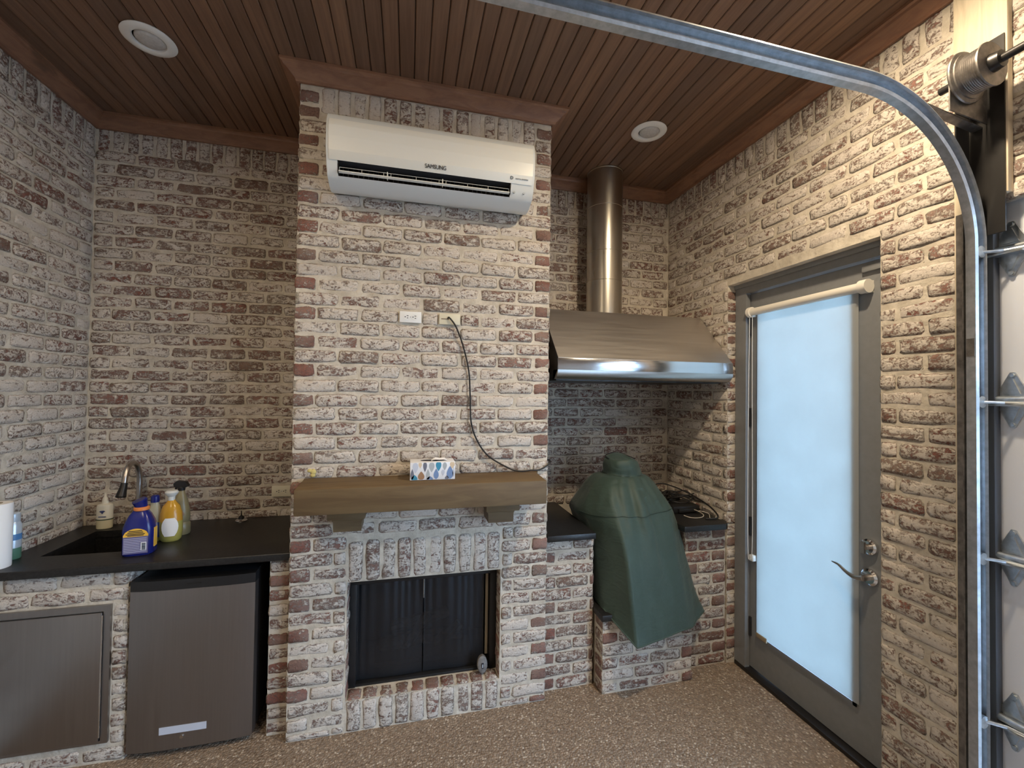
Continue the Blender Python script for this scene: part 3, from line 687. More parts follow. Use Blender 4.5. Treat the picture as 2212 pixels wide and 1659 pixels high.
while k < 0.99: box(bm, k, k + 0.002, -0.150, -0.125, 2.614, 2.658); k += 0.022
o = obj('inner_fins', bm, 'black', ac); o['kind'] = 'stuff'
MX = Matrix(((1, 0, 0, 0), (0, 0, -1, 0), (0, 1, 0, 0), (0, 0, 0, 1)))   # text plane facing -y
text('lettering', 'SAMSUNG', 0.0215, 'ink', ac, Matrix.Translation((0.637, -0.2128, 2.684)) @ Matrix.Rotation(R(23), 4, 'X') @ MX @ Matrix.Scale(1.15, 4, (0, 1, 0)), spacing=1.0)
text('lettering', 'DIGITAL INVERTER', 0.0075, 'gold', ac, Matrix.Translation((1.050, -0.2118, 2.682)) @ Matrix.Rotation(R(23), 4, 'X') @ MX)
text('emblem', 'D', 0.020, 'ink', ac, Matrix.Translation((1.000, -0.2122, 2.683)) @ Matrix.Rotation(R(23), 4, 'X') @ MX)
for xi in (1.018, 1.068):
    bm = new(); tube(bm, [(xi, -0.168, 2.628), (xi, -0.186, 2.628)], 0.005, 10); obj('indicator', bm, 'tgr', ac)

# ------------------------------------------------------------------ outlets, plates, cord
def outlet(name, x, y, z, mat, label, w=0.106, h=0.056):
    t = thing(name, (x, y, z), label, 'outlet')
    obj('cover_plate', B(x - w / 2, x + w / 2, y - 0.007, y - 0.0005, z - h / 2, z + h / 2), mat, t, 0.002)
    for s in (-1, 1):
        c = x + s * 0.019; bm = new()
        rings(bm, [[Vector((c + 0.0155 * math.cos(a), yy_, z + 0.0155 * math.sin(a))) for a in [2 * math.pi * j / 24 for j in range(24)]] for yy_ in (y - 0.006, y - 0.0085)])
        r = obj('receptacle', bm, mat, t)
        bm = new(); box(bm, c + 0.000, c + 0.009, y - 0.0092, y - 0.0083, z + 0.004, z + 0.007); box(bm, c + 0.001, c + 0.008, y - 0.0092, y - 0.0083, z - 0.007, z - 0.004)
        tube(bm, [(c - 0.007, y - 0.0082, z), (c - 0.007, y - 0.0093, z)], 0.0028, 10); obj('slot', bm, 'ink', r)
    bm = new(); tube(bm, [(x, y - 0.006, z), (x, y - 0.0085, z)], 0.0028, 10); obj('screw', bm, 'tgr', t)
    return t
outlet('wall_outlet', 0.536, -0.002, 2.017, 'white', 'white duplex outlet set sideways on the chimney breast')
outlet('wall_outlet', -0.212, D - 0.002, 1.022, 'beige', 'beige duplex outlet on the back wall just left of the mantel', 0.11, 0.066)
cp = thing('blank_cover_plate', (0.731, -0.002, 2.017), 'beige blank cover plate with a black cord hanging from it', 'cover plate')
obj('plate', B(0.678, 0.784, -0.010, -0.0005, 1.989, 2.045), 'beige', cp, 0.002)
bm = new(); box(bm, 0.688, 0.728, -0.0108, -0.0095, 2.013, 2.020); obj('slot', bm, 'tan', cp)
bm = new(); pts = [(0.722, -0.004, 2.018), (0.728, -0.022, 2.022), (0.762, -0.02, 1.978), (0.799, -0.015, 1.887), (0.832, -0.012, 1.757), (0.841, -0.012, 1.638), (0.848, -0.012, 1.495), (0.879, -0.014, 1.40), (0.94, -0.018, 1.316), (1.052, -0.022, 1.249), (1.11, -0.03, 1.2345), (1.17, -0.022, 1.236), (1.217, -0.018, 1.236), (1.262, -0.012, 1.256), (1.292, 0.03, 1.275), (1.296, 0.20, 1.24), (1.29, 0.45, 1.05), (1.29, 0.62, 0.885)]
tube(bm, smooth_path(pts, 7), 0.0042, 8); tag(obj('power_cord', bm, 'cord'), 'thin black cord hanging from the beige plate down behind the mantel', 'cord')

# ------------------------------------------------------------------ mantel with corbels
mn = thing('mantel_shelf', (0.63, -0.001, 1.117), 'brown stained timber mantel beam on two corbels across the chimney breast', 'mantel')
bm = new(); prism(bm, [(0.060, -0.002), (1.215, -0.002), (1.185, -0.06), (1.183, -0.252), (0.075, -0.252), (0.072, -0.06)], 'Z', 1.117, 1.228)
obj('beam', bm, 'mantel', mn, 0.004, 2)
for x0, x1 in ((0.193, 0.352), (0.905, 1.070)):
    bm = new(); box(bm, x0, x1, -0.175, -0.002, 1.070, 1.1165)
    c = obj('corbel', bm, 'mantel', mn, 0.003)
    bm = new(); cove = [(x0 + 0.004, 1.0702), (x1 - 0.004, 1.0702), (x1 - 0.010, 1.062), (x1 - 0.018, 1.048), (x1 - 0.020, 1.004), (x0 + 0.020, 1.004), (x0 + 0.018, 1.048), (x0 + 0.010, 1.062)]
    prism(bm, cove, 'Y', -0.128, -0.002); obj('corbel_foot', bm, 'mantel', c, 0.0)
bm = new(); rf = random.Random(8)
for cx_, cz_, rx_, rz_ in ((0.085, 1.262, 0.012, 0.010), (0.100, 1.256, 0.014, 0.016), (0.098, 1.240, 0.012, 0.011)):
    rings(bm, [[Vector((cx_ + rx_ * s_ * math.cos(a) * rf.uniform(.85, 1.1), y_, cz_ + rz_ * s_ * math.sin(a) * rf.uniform(.85, 1.1))) for a in [2 * math.pi * j / 10 for j in range(10)]] for y_, s_ in ((0.004, 1.0), (-0.003, 0.9), (-0.006, 0.5))])
tag(obj('foam_sealant', bm, simple('yellow_foam', (0.62, 0.52, 0.20), 0.8), None, angle=60), 'small smear of yellow foam sealant on the brick above the left end of the mantel', 'sealant')
# tissue box
tb = thing('tissue_box', (0.649, -0.09, 1.229), 'white tissue box with blue grey and brown leaf print on the mantel', 'tissue box')
TX0, TX1, TY0, TY1, TZ0, TZ1 = 0.546, 0.755, -0.150, -0.035, 1.2295, 1.312
obj('carton', B(TX0, TX1, TY0, TY1, TZ0, TZ1), 'tcream', tb, 0.002)
bm = new(); rings(bm, [[Vector((0.652 + 0.058 * math.cos(a), -0.092 + 0.026 * math.sin(a), z_)) for a in [2 * math.pi * j / 24 for j in range(24)]] for z_ in (TZ1 - 0.001, TZ1 + 0.0006)]); obj('opening', bm, 'ink', tb)
bm = new(); rr = []
for i in range(9):
    t_ = i / 8; h = 0.016 * math.sin(math.pi * t_) ** 0.7 + 0.004 * math.sin(9 * t_)
    rr.append([Vector((0.645 + 0.075 * t_, -0.100 + 0.018 * s_ , TZ1 + 0.001 + max(0, h) * (1 - 0.6 * abs(s_)) )) for s_ in (-1, -0.4, 0.1, 0.5, 1)])
vv = [[bm.verts.new(p) for p in r] for r in rr]
for i in range(8):
    for j in range(4): bm.faces.new((vv[i][j], vv[i + 1][j], vv[i + 1][j + 1], vv[i][j + 1]))
obj('tissue', bm, 'paper', tb)
def leaf(cx, cz, w, h, up, mat):
    n = 10; poly = []
    for i in range(n + 1):
        t_ = i / n; wd = w * math.sin(math.pi * min(1, t_ ** 0.75)) ** 0.9 * 0.5; poly.append((wd, t_))
    pts = [(cx + a, cz + (t_ - .5) * h * (1 if up else -1)) for a, t_ in poly] + [(cx - a, cz + (t_ - .5) * h * (1 if up else -1)) for a, t_ in reversed(poly[1:-1])]
    pts = [(min(max(x_, TX0 + .002), TX1 - .002), min(max(z_, TZ0 + .002), TZ1 - .001)) for x_, z_ in pts]
    bm = new(); vs_ = [bm.verts.new((x_, TY0 - 0.0006, z_)) for x_, z_ in pts]
    try: bm.faces.new(vs_)
    except ValueError: pass
    bmesh.ops.remove_doubles(bm, verts=list(bm.verts), dist=1e-5)
    return obj('leaf_print', bm, mat, tb, flat=True)
for a in ((0.570, 1.288, .026, .052, False, 'tl'), (0.592, 1.300, .016, .03, False, 'tp'), (0.614, 1.292, .018, .05, False, 'tg'), (0.645, 1.290, .026, .05, False, 'tgr'), (0.677, 1.294, .026, .05, False, 'tb'), (0.706, 1.292, .02, .04, False, 'tgr'),
          (0.742, 1.298, .024, .036, False, 'tp'), (0.556, 1.258, .016, .05, True, 'tg'), (0.566, 1.240, .028, .03, True, 'tb'), (0.597, 1.250, .03, .042, True, 'tbr'), (0.628, 1.255, .018, .054, True, 'tgr'), (0.666, 1.257, .024, .05, True, 'tbl'),
          (0.637, 1.236, .03, .022, True, 'tbl'), (0.698, 1.262, .016, .03, False, 'tl'), (0.731, 1.262, .032, .062, True, 'tbl'), (0.716, 1.238, .018, .02, True, 'tg'), (0.748, 1.265, .010, .05, True, 'tl')): leaf(*a)

# ------------------------------------------------------------------ fireplace insert
fp = thing('fireplace_insert', (0.64, 0.12, FZ0), 'black framed fireplace with drawn mesh screen curtains in the chimney breast', 'fireplace')
a0, a1, b0, b1 = FX0 - 0.002, FX1 + 0.002, FZ0 - 0.004, FZ1 + 0.003
bm = new(); yf = 0.092
box(bm, a0, a1, yf, yf + 0.03, b1 - 0.052, b1); box(bm, a0, a0 + 0.034, yf, yf + 0.03, b0, b1 - 0.05); box(bm, a1 - 0.034, a1, yf, yf + 0.03, b0, b1 - 0.05); box(bm, a0, a1, yf + 0.005, yf + 0.03, b0, b0 + 0.012)
obj('frame', bm, 'black', fp, 0.002)
bm = new(); box(bm, a0, a1, 0.50, 0.51, b0, b1); box(bm, a0 - 0.004, a0, 0.10, 0.51, b0, b1); box(bm, a1, a1 + 0.004, 0.10, 0.51, b0, b1); box(bm, a0, a1, 0.10, 0.51, b1, b1 + 0.004); box(bm, a0, a1, 0.10, 0.51, b0 - 0.004, b0)
obj('firebox', bm, 'soot', fp)
def curtain(x0, x1):
    bm = new(); n = 64; rows = 10; vv = []
    for r in range(rows + 1):
        z_ = b0 + 0.006 + (b1 - 0.056 - b0) * r / rows; row = []
        for i in range(n + 1):
            t_ = i / n; y_ = 0.135 + 0.0022 * math.sin(t_ * 46 + 2 * math.sin(t_ * 9)) * (0.3 + 0.7 * r / rows) + 0.004 * math.sin(t_ * 7 + z_ * 3)
            row.append(bm.verts.new((x0 + (x1 - x0) * t_, y_, z_)))
        vv.append(row)
    for r in range(rows):
        for i in range(n): bm.faces.new((vv[r][i], vv[r][i + 1], vv[r + 1][i + 1], vv[r + 1][i]))
    obj('mesh_curtain', bm, 'screen', fp, angle=180)
curtain(a0 + 0.030, 0.627); curtain(0.633, a1 - 0.060)
bm = new(); tube(bm, [(0.630, 0.120, b1 - 0.06), (0.630, 0.120, b1 - 0.16)], 0.004, 8); obj('pull_rod', bm, 'galvdull', fp)
obj('side_strip', B(a1 - 0.052, a1 - 0.038, 0.130, 0.138, b0 + 0.06, b1 - 0.055), 'tan', fp)
rl = random.Random(4)
for (xa_, za_, xb_, zb_, yl, r) in ((0.40, 0.24, 0.86, 0.26, 0.30, 0.038), (0.46, 0.30, 0.78, 0.36, 0.33, 0.032), (0.55, 0.24, 0.66, 0.40, 0.26, 0.026), (0.70, 0.25, 0.84, 0.33, 0.24, 0.026)):
    bm = new(); tube(bm, [(xa_ + (xb_ - xa_) * t_ / 6, yl + rl.uniform(-.006, .006), za_ + (zb_ - za_) * t_ / 6 + rl.uniform(-.006, .006)) for t_ in range(7)], [r * rl.uniform(.85, 1.1) for _ in range(7)], 10); obj('gas_log', bm, 'log', fp)
bm = new(); box(bm, 0.38, 0.90, 0.20, 0.36, b0 + 0.02, b0 + 0.045); obj('grate', bm, 'blacksteel', fp)
gg = thing('round_gadget', (0.935, 0.062, 0.158), 'small round grey device with a dark display leaning in the right corner of the firebox', 'gadget')
bm = new(); rr = []
for y_, s in ((0.050, 0.86), (0.054, 1.0), (0.072, 1.0), (0.077, 0.85)):
    rr.append([Vector((0.938 + 0.027 * s * math.cos(a), y_ + 0.006 * math.sin(a), 0.202 + 0.042 * s * math.sin(a))) for a in [2 * math.pi * j / 28 for j in range(28)]])
rings(bm, rr); obj('body', bm, 'gadget', gg, angle=50)
obj('display', B(0.933, 0.944, 0.0465, 0.0515, 0.185, 0.212), 'ink', gg)
bm = new(); box(bm, 0.936, 0.941, 0.0455, 0.0470, 0.190, 0.207); obj('digit', bm, 'tgr', gg)

# ------------------------------------------------------------------ left counter: brick base, cabinet door, fridge, worktop, sink
ZT = 0.871; TH = 0.036
def masonry(name, boxes, label): 
    bm = new()
    for b_ in boxes: box(bm, *b_)
    return tag(obj(name, bm, 'mortar'), label, 'brick base')
bl = masonry('brick_plinth', [(XL + .001, -0.660 - RECESS, DB + RECESS, 0.190, 0, 0.832), (XL + .001, -0.660 - RECESS, 0.190, D - .001, 0, 0.60), (-0.715, -0.660 - RECESS, 0.190, D - .001, 0.60, 0.832)], 'whitewashed brick base under the sink end of the left counter')
AD = (-1.20, -0.722, 0.092, 0.690)
it = layout_rows(0.554, 0.0, 12, holes=[(AD[0] - XL, AD[1] - XL, AD[2] - .004, AD[3] + .002)], first=0, zmax=0.833)
lay(bl, (XL, DB, 0), (1, 0, 0), (0, 0, 1), (0, -1, 0), it, 0.72)
lay(bl, (-0.660, DB, 0), (0, 1, 0), (0, 0, 1), (1, 0, 0), layout_rows(0.6, 0.0, 12, first=1, zmax=0.833), 0.6)
bp = masonry('brick_pier', [(-0.100 + RECESS, -0.001, DB + RECESS, D - .001, 0, 0.832)], 'narrow brick pier between the small fridge and the chimney breast')
it = layout_rows(0.099, 0.0, 12, first=0, mod=0.30, start=0.0, phase=-0.05, zmax=0.833)
it = [(0.049 + random.uniform(-.003, .003), (k + .5) * 0.0694, 0.088, 0.054, False, k % 2 == 0) for k in range(12)]
lay(bp, (-0.100, DB, 0), (1, 0, 0), (0, 0, 1), (0, -1, 0), it, 0.42)
lay(bp, (-0.100, DB, 0), (0, 1, 0), (0, 0, 1), (-1, 0, 0), [(0.30, (k + .5) * 0.0694, 0.5, 0.05, False, False) for k in range(12)], 0.3)
acd = thing('access_door', (-0.96, DB - 0.01, 0.09), 'brushed steel access door set into the brick under the sink', 'cabinet door')
bm = new(); y0, y1 = DB - 0.012, DB + 0.004
box(bm, AD[0], AD[1], y0 + .004, y1, AD[3] - 0.026, AD[3]); box(bm, AD[0], AD[1], y0 + .004, y1, AD[2], AD[2] + 0.012); box(bm, AD[1] - 0.026, AD[1], y0 + .0041, y1, AD[2] + 0.012, AD[3] - 0.026); box(bm, AD[0], AD[0] + 0.02, y0 + .0041, y1, AD[2] + 0.012, AD[3] - 0.026)
obj('frame', bm, 'access', acd)
obj('door', B(AD[0] + 0.022, AD[1] - 0.030, y0 - 0.002, y0 + 0.012, AD[2] + 0.014, AD[3] - 0.030), 'access', acd, 0.003)
bm = new(); tube(bm, [(AD[1] - 0.0275, y0 - 0.002, AD[2] + 0.03), (AD[1] - 0.0275, y0 - 0.002, AD[3] - 0.04)], 0.0028, 8); obj('hinge_pin', bm, 'shiny', acd)
# fridge
fr = thing('mini_fridge', (-0.40, DB + 0.2, 0), 'dark steel compact fridge with a black top edge under the left counter', 'fridge')
FA, FB, FY = -0.650, -0.152, 0.040
obj('cabinet', B(FA + 0.004, FB - 0.004, FY + 0.062, 0.56, 0.025, 0.782), 'black', fr, 0.004)
def bowed(bm, x0, x1, y, depth, z0, z1, bow=0.012, n=10):
    front = []
    for i in range(n + 1):
        t_ = i / n; front.append((x0 + (x1 - x0) * t_, y + bow * (2 * t_ - 1) ** 4))
    poly = front + [(x1, y + depth), (x0, y + depth)]
    prism(bm, poly, 'Z', z0, z1)
bm = new(); bowed(bm, FA, FB, FY, 0.058, 0.030, 0.738); d_ = obj('door', bm, 'fridge', fr, angle=25)
bm = new(); bowed(bm, FA, FB, FY - 0.001, 0.060, 0.739, 0.782, 0.013); obj('top_grip', bm, 'black', fr, angle=25)
text('lettering', 'Whirlpool', 0.0001, 'tgr', fr, Matrix.Identity(4)) if False else None
obj('badge', B(-0.425, -0.370, FY - 0.0030, FY - 0.0005, 0.757, 0.762), 'blacksteel', fr)
obj('label_strip', B(-0.520, -0.335, FY - 0.0018, FY - 0.0003, 0.100, 0.132), 'tl', d_, label='pale printed strip near the foot of the door')
bm = new(); tube(bm, [(-0.432, FY + 0.001, 0.080), (-0.432, FY - 0.004, 0.080)], 0.007, 14); obj('lock', bm, 'nickel', d_)
for fx in (FA + 0.05, FB - 0.05):
    bm = new(); tube(bm, [(fx, FY + 0.09, 0.0), (fx, FY + 0.09, 0.026)], 0.016, 12); obj('foot', bm, 'black', fr)
# worktop with sink cut-out
SX0, SX1, SY0, SY1 = -1.082, -0.735, 0.205, 0.565
cx0, cx1, cy0, cy1 = XL + .002, -0.002, 0.030, D - .002
wt = thing('worktop', (-0.6, 0.35, ZT - TH), 'black honed stone worktop of the left counter with a sink cut-out', 'worktop')
bm = new(); xs = [cx0, SX0, SX1, cx1]; ys = [cy0, SY0, SY1, cy1]
top = [[bm.verts.new((x_, y_, ZT)) for x_ in xs] for y_ in ys]; bot = [[bm.verts.new((x_, y_, ZT - TH)) for x_ in xs] for y_ in ys]
for r in range(3):
    for c in range(3):
        if r == 1 and c == 1: continue
        bm.faces.new((top[r][c], top[r][c + 1], top[r + 1][c + 1], top[r + 1][c])); bm.faces.new((bot[r + 1][c], bot[r + 1][c + 1], bot[r][c + 1], bot[r][c]))
for c in range(3):
    bm.faces.new((bot[0][c], bot[0][c + 1], top[0][c + 1], top[0][c])); bm.faces.new((top[3][c], top[3][c + 1], bot[3][c + 1], bot[3][c]))
    bm.faces.new((bot[c + 1][0], bot[c][0], top[c][0], top[c + 1][0])); bm.faces.new((top[c + 1][3], top[c][3], bot[c][3], bot[c + 1][3]))
for a, b in (((1, 1), (1, 2)), ((1, 2), (2, 2)), ((2, 2), (2, 1)), ((2, 1), (1, 1))):
    bm.faces.new((top[a[0]][a[1]], top[b[0]][b[1]], bot[b[0]][b[1]], bot[a[0]][a[1]]))
bmesh.ops.recalc_face_normals(bm, faces=list(bm.faces))
ed = [e_ for e_ in bm.edges if all(abs(v.co.y - cy0) < 1e-6 for v in e_.verts) and abs(e_.verts[0].co.z - e_.verts[1].co.z) < 1e-6]
bmesh.ops.bevel(bm, geom=ed, offset=0.006, segments=3, profile=0.5, affect='EDGES')
obj('slab', bm, 'counter', wt)
sk = thing('sink', ((SX0 + SX1) / 2, (SY0 + SY1) / 2, ZT - 0.2), 'dark undermount sink basin in the left worktop', 'sink')
bm = new(); q = 0.004
bx0, bx1, by0, by1 = SX0 - q, SX1 + q, SY0 - q, SY1 + q
lv = [(0, ZT - TH - 0.001), (0.004, ZT - 0.16), (0.03, ZT - 0.185)]
rr = [[Vector((bx0 + i_, by0 + i_, z_)), Vector((bx1 - i_, by0 + i_, z_)), Vector((bx1 - i_, by1 - i_, z_)), Vector((bx0 + i_, by1 - i_, z_))] for i_, z_ in lv]
vv = rings(bm, rr, cap=False); bm.faces.new(vv[-1]); obj('basin', bm, 'counter', sk)
bm = new(); lathe(bm, [(0.012, 0.003), (0.040, 0.004), (0.042, 0.0), (0.012, 0.0)], ((SX0 + SX1) / 2, (SY0 + SY1) / 2, ZT - 0.185), 20); obj('drain', bm, 'nickel', sk)
# faucet
fc = thing('faucet', (-0.905, 0.622, ZT), 'brushed nickel gooseneck pull-down faucet behind the sink', 'faucet')
fx, fy = -0.922, 0.622
bm = new(); lathe(bm, [(0.028, 0.0), (0.028, 0.006), (0.018, 0.014), (0.017, 0.05)], (fx, fy, ZT), 20); obj('base', bm, 'nickel', fc)
sp = [(fx, fy, ZT + 0.04), (fx, fy, ZT + 0.20), (fx, fy, ZT + 0.275), (fx - 0.003, fy - 0.016, ZT + 0.335), (fx - 0.005, fy - 0.050, ZT + 0.362), (fx - 0.004, fy - 0.090, ZT + 0.350), (fx - 0.002, fy - 0.118, ZT + 0.310), (fx - 0.000, fy - 0.132, ZT + 0.262)]
bm = new(); tube(bm, smooth_path(sp, 7), 0.0135, 14); obj('spout', bm, 'nickel', fc)
bm = new(); hd = [(fx, fy - 0.131, ZT + 0.268), (fx - 0.001, fy - 0.138, ZT + 0.240), (fx - 0.004, fy - 0.150, ZT + 0.200), (fx - 0.0042, fy - 0.151, ZT + 0.195)]
tube(bm, hd, [0.0145, 0.0165, 0.023, 0.020], 16); obj('spray_head', bm, 'blacksteel', fc, label='darker spray head')
bm = new(); tube(bm, [(fx + 0.015, fy, ZT + 0.035), (fx + 0.04, fy, ZT + 0.045), (fx + 0.075, fy - 0.005, ZT + 0.075)], [0.008, 0.006, 0.005], 8); obj('handle', bm, 'nickel', fc)
# knob / stopper
kb = thing('sink_stopper', (-0.400, 0.62, ZT), 'small chrome dome with an upright black pin on the back of the left worktop', 'stopper')
bm = new(); lathe(bm, [(0.030, 0.0), (0.031, 0.006), (0.026, 0.012), (0.016, 0.016)], (-0.405, 0.612, ZT), 24); obj('dome', bm, 'chrome', kb)
bm = new(); lathe(bm, [(0.016, 0.014), (0.014, 0.028), (0.004, 0.034), (0.002, 0.062)], (-0.405, 0.612, ZT), 16); obj('pin', bm, 'black', kb)
# soap bottle
sb = thing('soap_bottle', (-1.075, 0.612, ZT), 'white hand soap bottle with pump top behind the sink', 'bottle')
c = (-1.075, 0.615, ZT)
bm = new(); lathe(bm, [(0.030, 0.0), (0.034, 0.004), (0.035, 0.050), (0.035, 0.054)], c, 28, 1.05, 0.8); obj('lower_body', bm, 'soaplow', sb)
bm = new(); lathe(bm, [(0.035, 0.054), (0.035, 0.122), (0.032, 0.130), (0.016, 0.136), (0.014, 0.142), (0.014, 0.150)], c, 28, 1.05, 0.8); obj('body', bm, 'soapw', sb)
bm = new(); lathe(bm, [(0.0365, 0.050), (0.0365, 0.055)], c, 28, 1.05, 0.8); obj('stripe', bm, 'olive', sb)
bm = new(); lathe(bm, [(0.013, 0.148), (0.012, 0.164), (0.006, 0.174), (0.005, 0.194)], c, 16); obj('pump', bm, 'soapw', sb)
bm = new(); yy_ = c[1] - 0.0290
for p in ([(-0.014, 0.098), (-0.008, 0.102), (0.004, 0.103), (0.013, 0.099), (0.006, 0.094), (0.0, 0.085), (-0.005, 0.093)],):
    prism(bm, [(c[0] + 0.004 + a, ZT + b) for a, b in p], 'Y', yy_ - 0.0012, yy_ + 0.002)
box(bm, c[0] - 0.013, c[0] + 0.021, yy_ - 0.0010, yy_ + 0.002, ZT + 0.068, ZT + 0.0715)
obj('logo_print', bm, 'eagle', sb)
# blue detergent bottle, turned a little
def flat_bottle(bm, c, rot, prof, sx, sy, power=4.0, seg=36): lathe(bm, prof, c, seg, sx, sy, rot, power)
db = thing('detergent_bottle', (-0.655, 0.175, ZT), 'royal blue cleaner bottle with orange collar and yellow label at the sink edge', 'bottle')
c = (-0.680, 0.170, ZT); rot = R(8)
bm = new(); flat_bottle(bm, c, rot, [(0.92, 0.0), (1.0, 0.006), (1.0, 0.112), (0.97, 0.128), (0.86, 0.152), (0.66, 0.180), (0.48, 0.196), (0.41, 0.203)], 0.060, 0.046, 3.6); obj('body', bm, 'navy', db, angle=50)
nk = (c[0] + 0.004, c[1], ZT)
bm = new(); lathe(bm, [(0.027, 0.200), (0.030, 0.203), (0.030, 0.213), (0.026, 0.217)], nk, 28); obj('collar', bm, 'orange', db)
bm = new(); tube(bm, [(nk[0] - 0.001, nk[1], ZT + 0.215), (nk[0] - 0.003, nk[1] - 0.002, ZT + 0.228), (nk[0] - 0.006, nk[1] - 0.006, ZT + 0.246), (nk[0] - 0.007, nk[1] - 0.007, ZT + 0.249)], [0.023, 0.025, 0.029, 0.025], 24); obj('cap', bm, 'navy', db)
def on_face(bm, c, rot, fy_, poly, th=0.0012):
    rr = []
    for off in (0.002, -th):
        rr.append([Vector((c[0] + a * math.cos(rot) - (fy_ + off) * math.sin(rot), c[1] + a * math.sin(rot) + (fy_ + off) * math.cos(rot), ZT + b)) for a, b in poly])
    rings(bm, rr)
fy_ = -0.0462
arch = [(-0.046, 0.090)] + [(-0.046 + 0.092 * i / 12, 0.098 + 0.028 * math.sin(math.pi * i / 12) ** 0.55) for i in range(13)] + [(0.046, 0.090)]
bm = new(); on_face(bm, c, rot, fy_, arch); obj('upper_label', bm, 'yellow', db, angle=20)
bm = new(); on_face(bm, c, rot, fy_, [(-0.046, 0.012), (0.046, 0.012), (0.046, 0.0895), (-0.046, 0.0895)]); obj('lower_label', bm, 'lilac', db, angle=20)
bm = new()
for a, b, z_ in ((-0.026, 0.024, 0.114), (-0.030, 0.028, 0.107), (-0.036, 0.034, 0.100), (-0.030, 0.03, 0.094)): on_face(bm, c, rot, fy_ - 0.001, [(a, z_), (b, z_), (b, z_ + 0.0035), (a, z_ + 0.0035)])
o = obj('label_text', bm, 'ink', db, angle=20); o['kind'] = 'stuff'
bm = new()
for i in range(9):
    z_ = 0.020 + i * 0.0075; b = 0.016 if 1 < i < 6 else 0.041
    on_face(bm, c, rot, fy_ - 0.001, [(-0.042, z_), (b, z_), (b, z_ + 0.0022), (-0.042, z_ + 0.0022)])
o = obj('label_text', bm, 'palelines', db, angle=20); o['kind'] = 'stuff'
bm = new(); on_face(bm, c, rot, fy_ - 0.001, [(0.020, 0.026), (0.041, 0.026), (0.041, 0.062), (0.020, 0.062)]); bc = obj('barcode_patch', bm, 'paper', db, angle=20)
bm = new(); rq = random.Random(5); z_ = 0.029
while z_ < 0.059:
    w_ = rq.choice((0.0008, 0.0014, 0.002)); on_face(bm, c, rot, fy_ - 0.0022, [(0.024, z_), (0.038, z_), (0.038, z_ + w_), (0.024, z_ + w_)]); z_ += w_ + rq.choice((0.001, 0.0016))
obj('barcode_bars', bm, 'ink', bc, angle=20)
bm = new(); 
for s in (1,):
    rr = []
    for off in (0.0585, 0.0612):
        rr.append([Vector((c[0] + off * math.cos(rot) - b_ * math.sin(rot), c[1] + off * math.sin(rot) + b_ * math.cos(rot), ZT + z_)) for b_, z_ in ((-0.02, 0.03), (0.012, 0.03), (0.012, 0.118), (-0.02, 0.118))])
    rings(bm, rr)
obj('side_label', bm, 'yellow', db, angle=20)
# clear bottle with blue cap
cb = thing('dish_soap_bottle', (-0.705, 0.375, ZT), 'clear bottle with a blue cap and blue label just behind the royal blue cleaner', 'bottle')
c = (-0.712, 0.352, ZT)
bm = new(); lathe(bm, [(0.036, 0.0), (0.040, 0.006), (0.040, 0.10)], c, 24, 1.0, 0.75); obj('lower_body', bm, 'paleyellow', cb)
bm = new(); lathe(bm, [(0.040, 0.10), (0.034, 0.14), (0.020, 0.175), (0.016, 0.195)], c, 24, 1.0, 0.75); obj('upper_body', bm, 'clear', cb)
bm = new(); lathe(bm, [(0.0408, 0.02), (0.0408, 0.095)], c, 24, 1.0, 0.75); obj('label', bm, 'blue', cb)
bm = new(); lathe(bm, [(0.018, 0.193), (0.019, 0.198), (0.018, 0.222), (0.012, 0.228)], c, 20); obj('cap', bm, 'navy', cb)
# amber soap bottle
ab = thing('hand_soap_bottle', (-0.63, 0.325, ZT), 'round amber soap bottle with a white label and pale pump collar', 'bottle')
c = (-0.632, 0.335, ZT)
bm = new(); lathe(bm, [(0.038, 0.0), (0.046, 0.010), (0.050, 0.05), (0.049, 0.10)], c, 28, 1.0, 0.8); obj('lower_body', bm, 'paleyellow', ab)
bm = new(); lathe(bm, [(0.049, 0.10), (0.046, 0.140), (0.036, 0.175), (0.020, 0.195), (0.015, 0.205)], c, 28, 1.0, 0.8); obj('upper_body', bm, 'amber', ab)
bm = new(); lathe(bm, [(0.0145, 0.203), (0.015, 0.222), (0.027, 0.236), (0.029, 0.244), (0.022, 0.252)], c, 22); obj('pump_collar', bm, 'acgrey', ab)
bm = new(); gr = []
for r_i in range(7):
    z_ = 0.030 + 0.090 * r_i / 6; rad = 0.0515 if z_ < 0.10 else 0.0505 - (z_ - 0.10) * 0.06; hw = 0.75 * math.sin(math.pi * (0.12 + 0.76 * r_i / 6)) ** 0.6
    gr.append([bm.verts.new((c[0] + rad * math.sin(0.25 + hw * (k_ - 4) / 4), c[1] - 0.8 * rad * math.cos(0.25 + hw * (k_ - 4) / 4), ZT + z_)) for k_ in range(9)])
for r_i in range(6):
    for k_ in range(8): bm.faces.new((gr[r_i][k_], gr[r_i][k_ + 1], gr[r_i + 1][k_ + 1], gr[r_i + 1][k_]))
obj('label', bm, 'paper', ab)
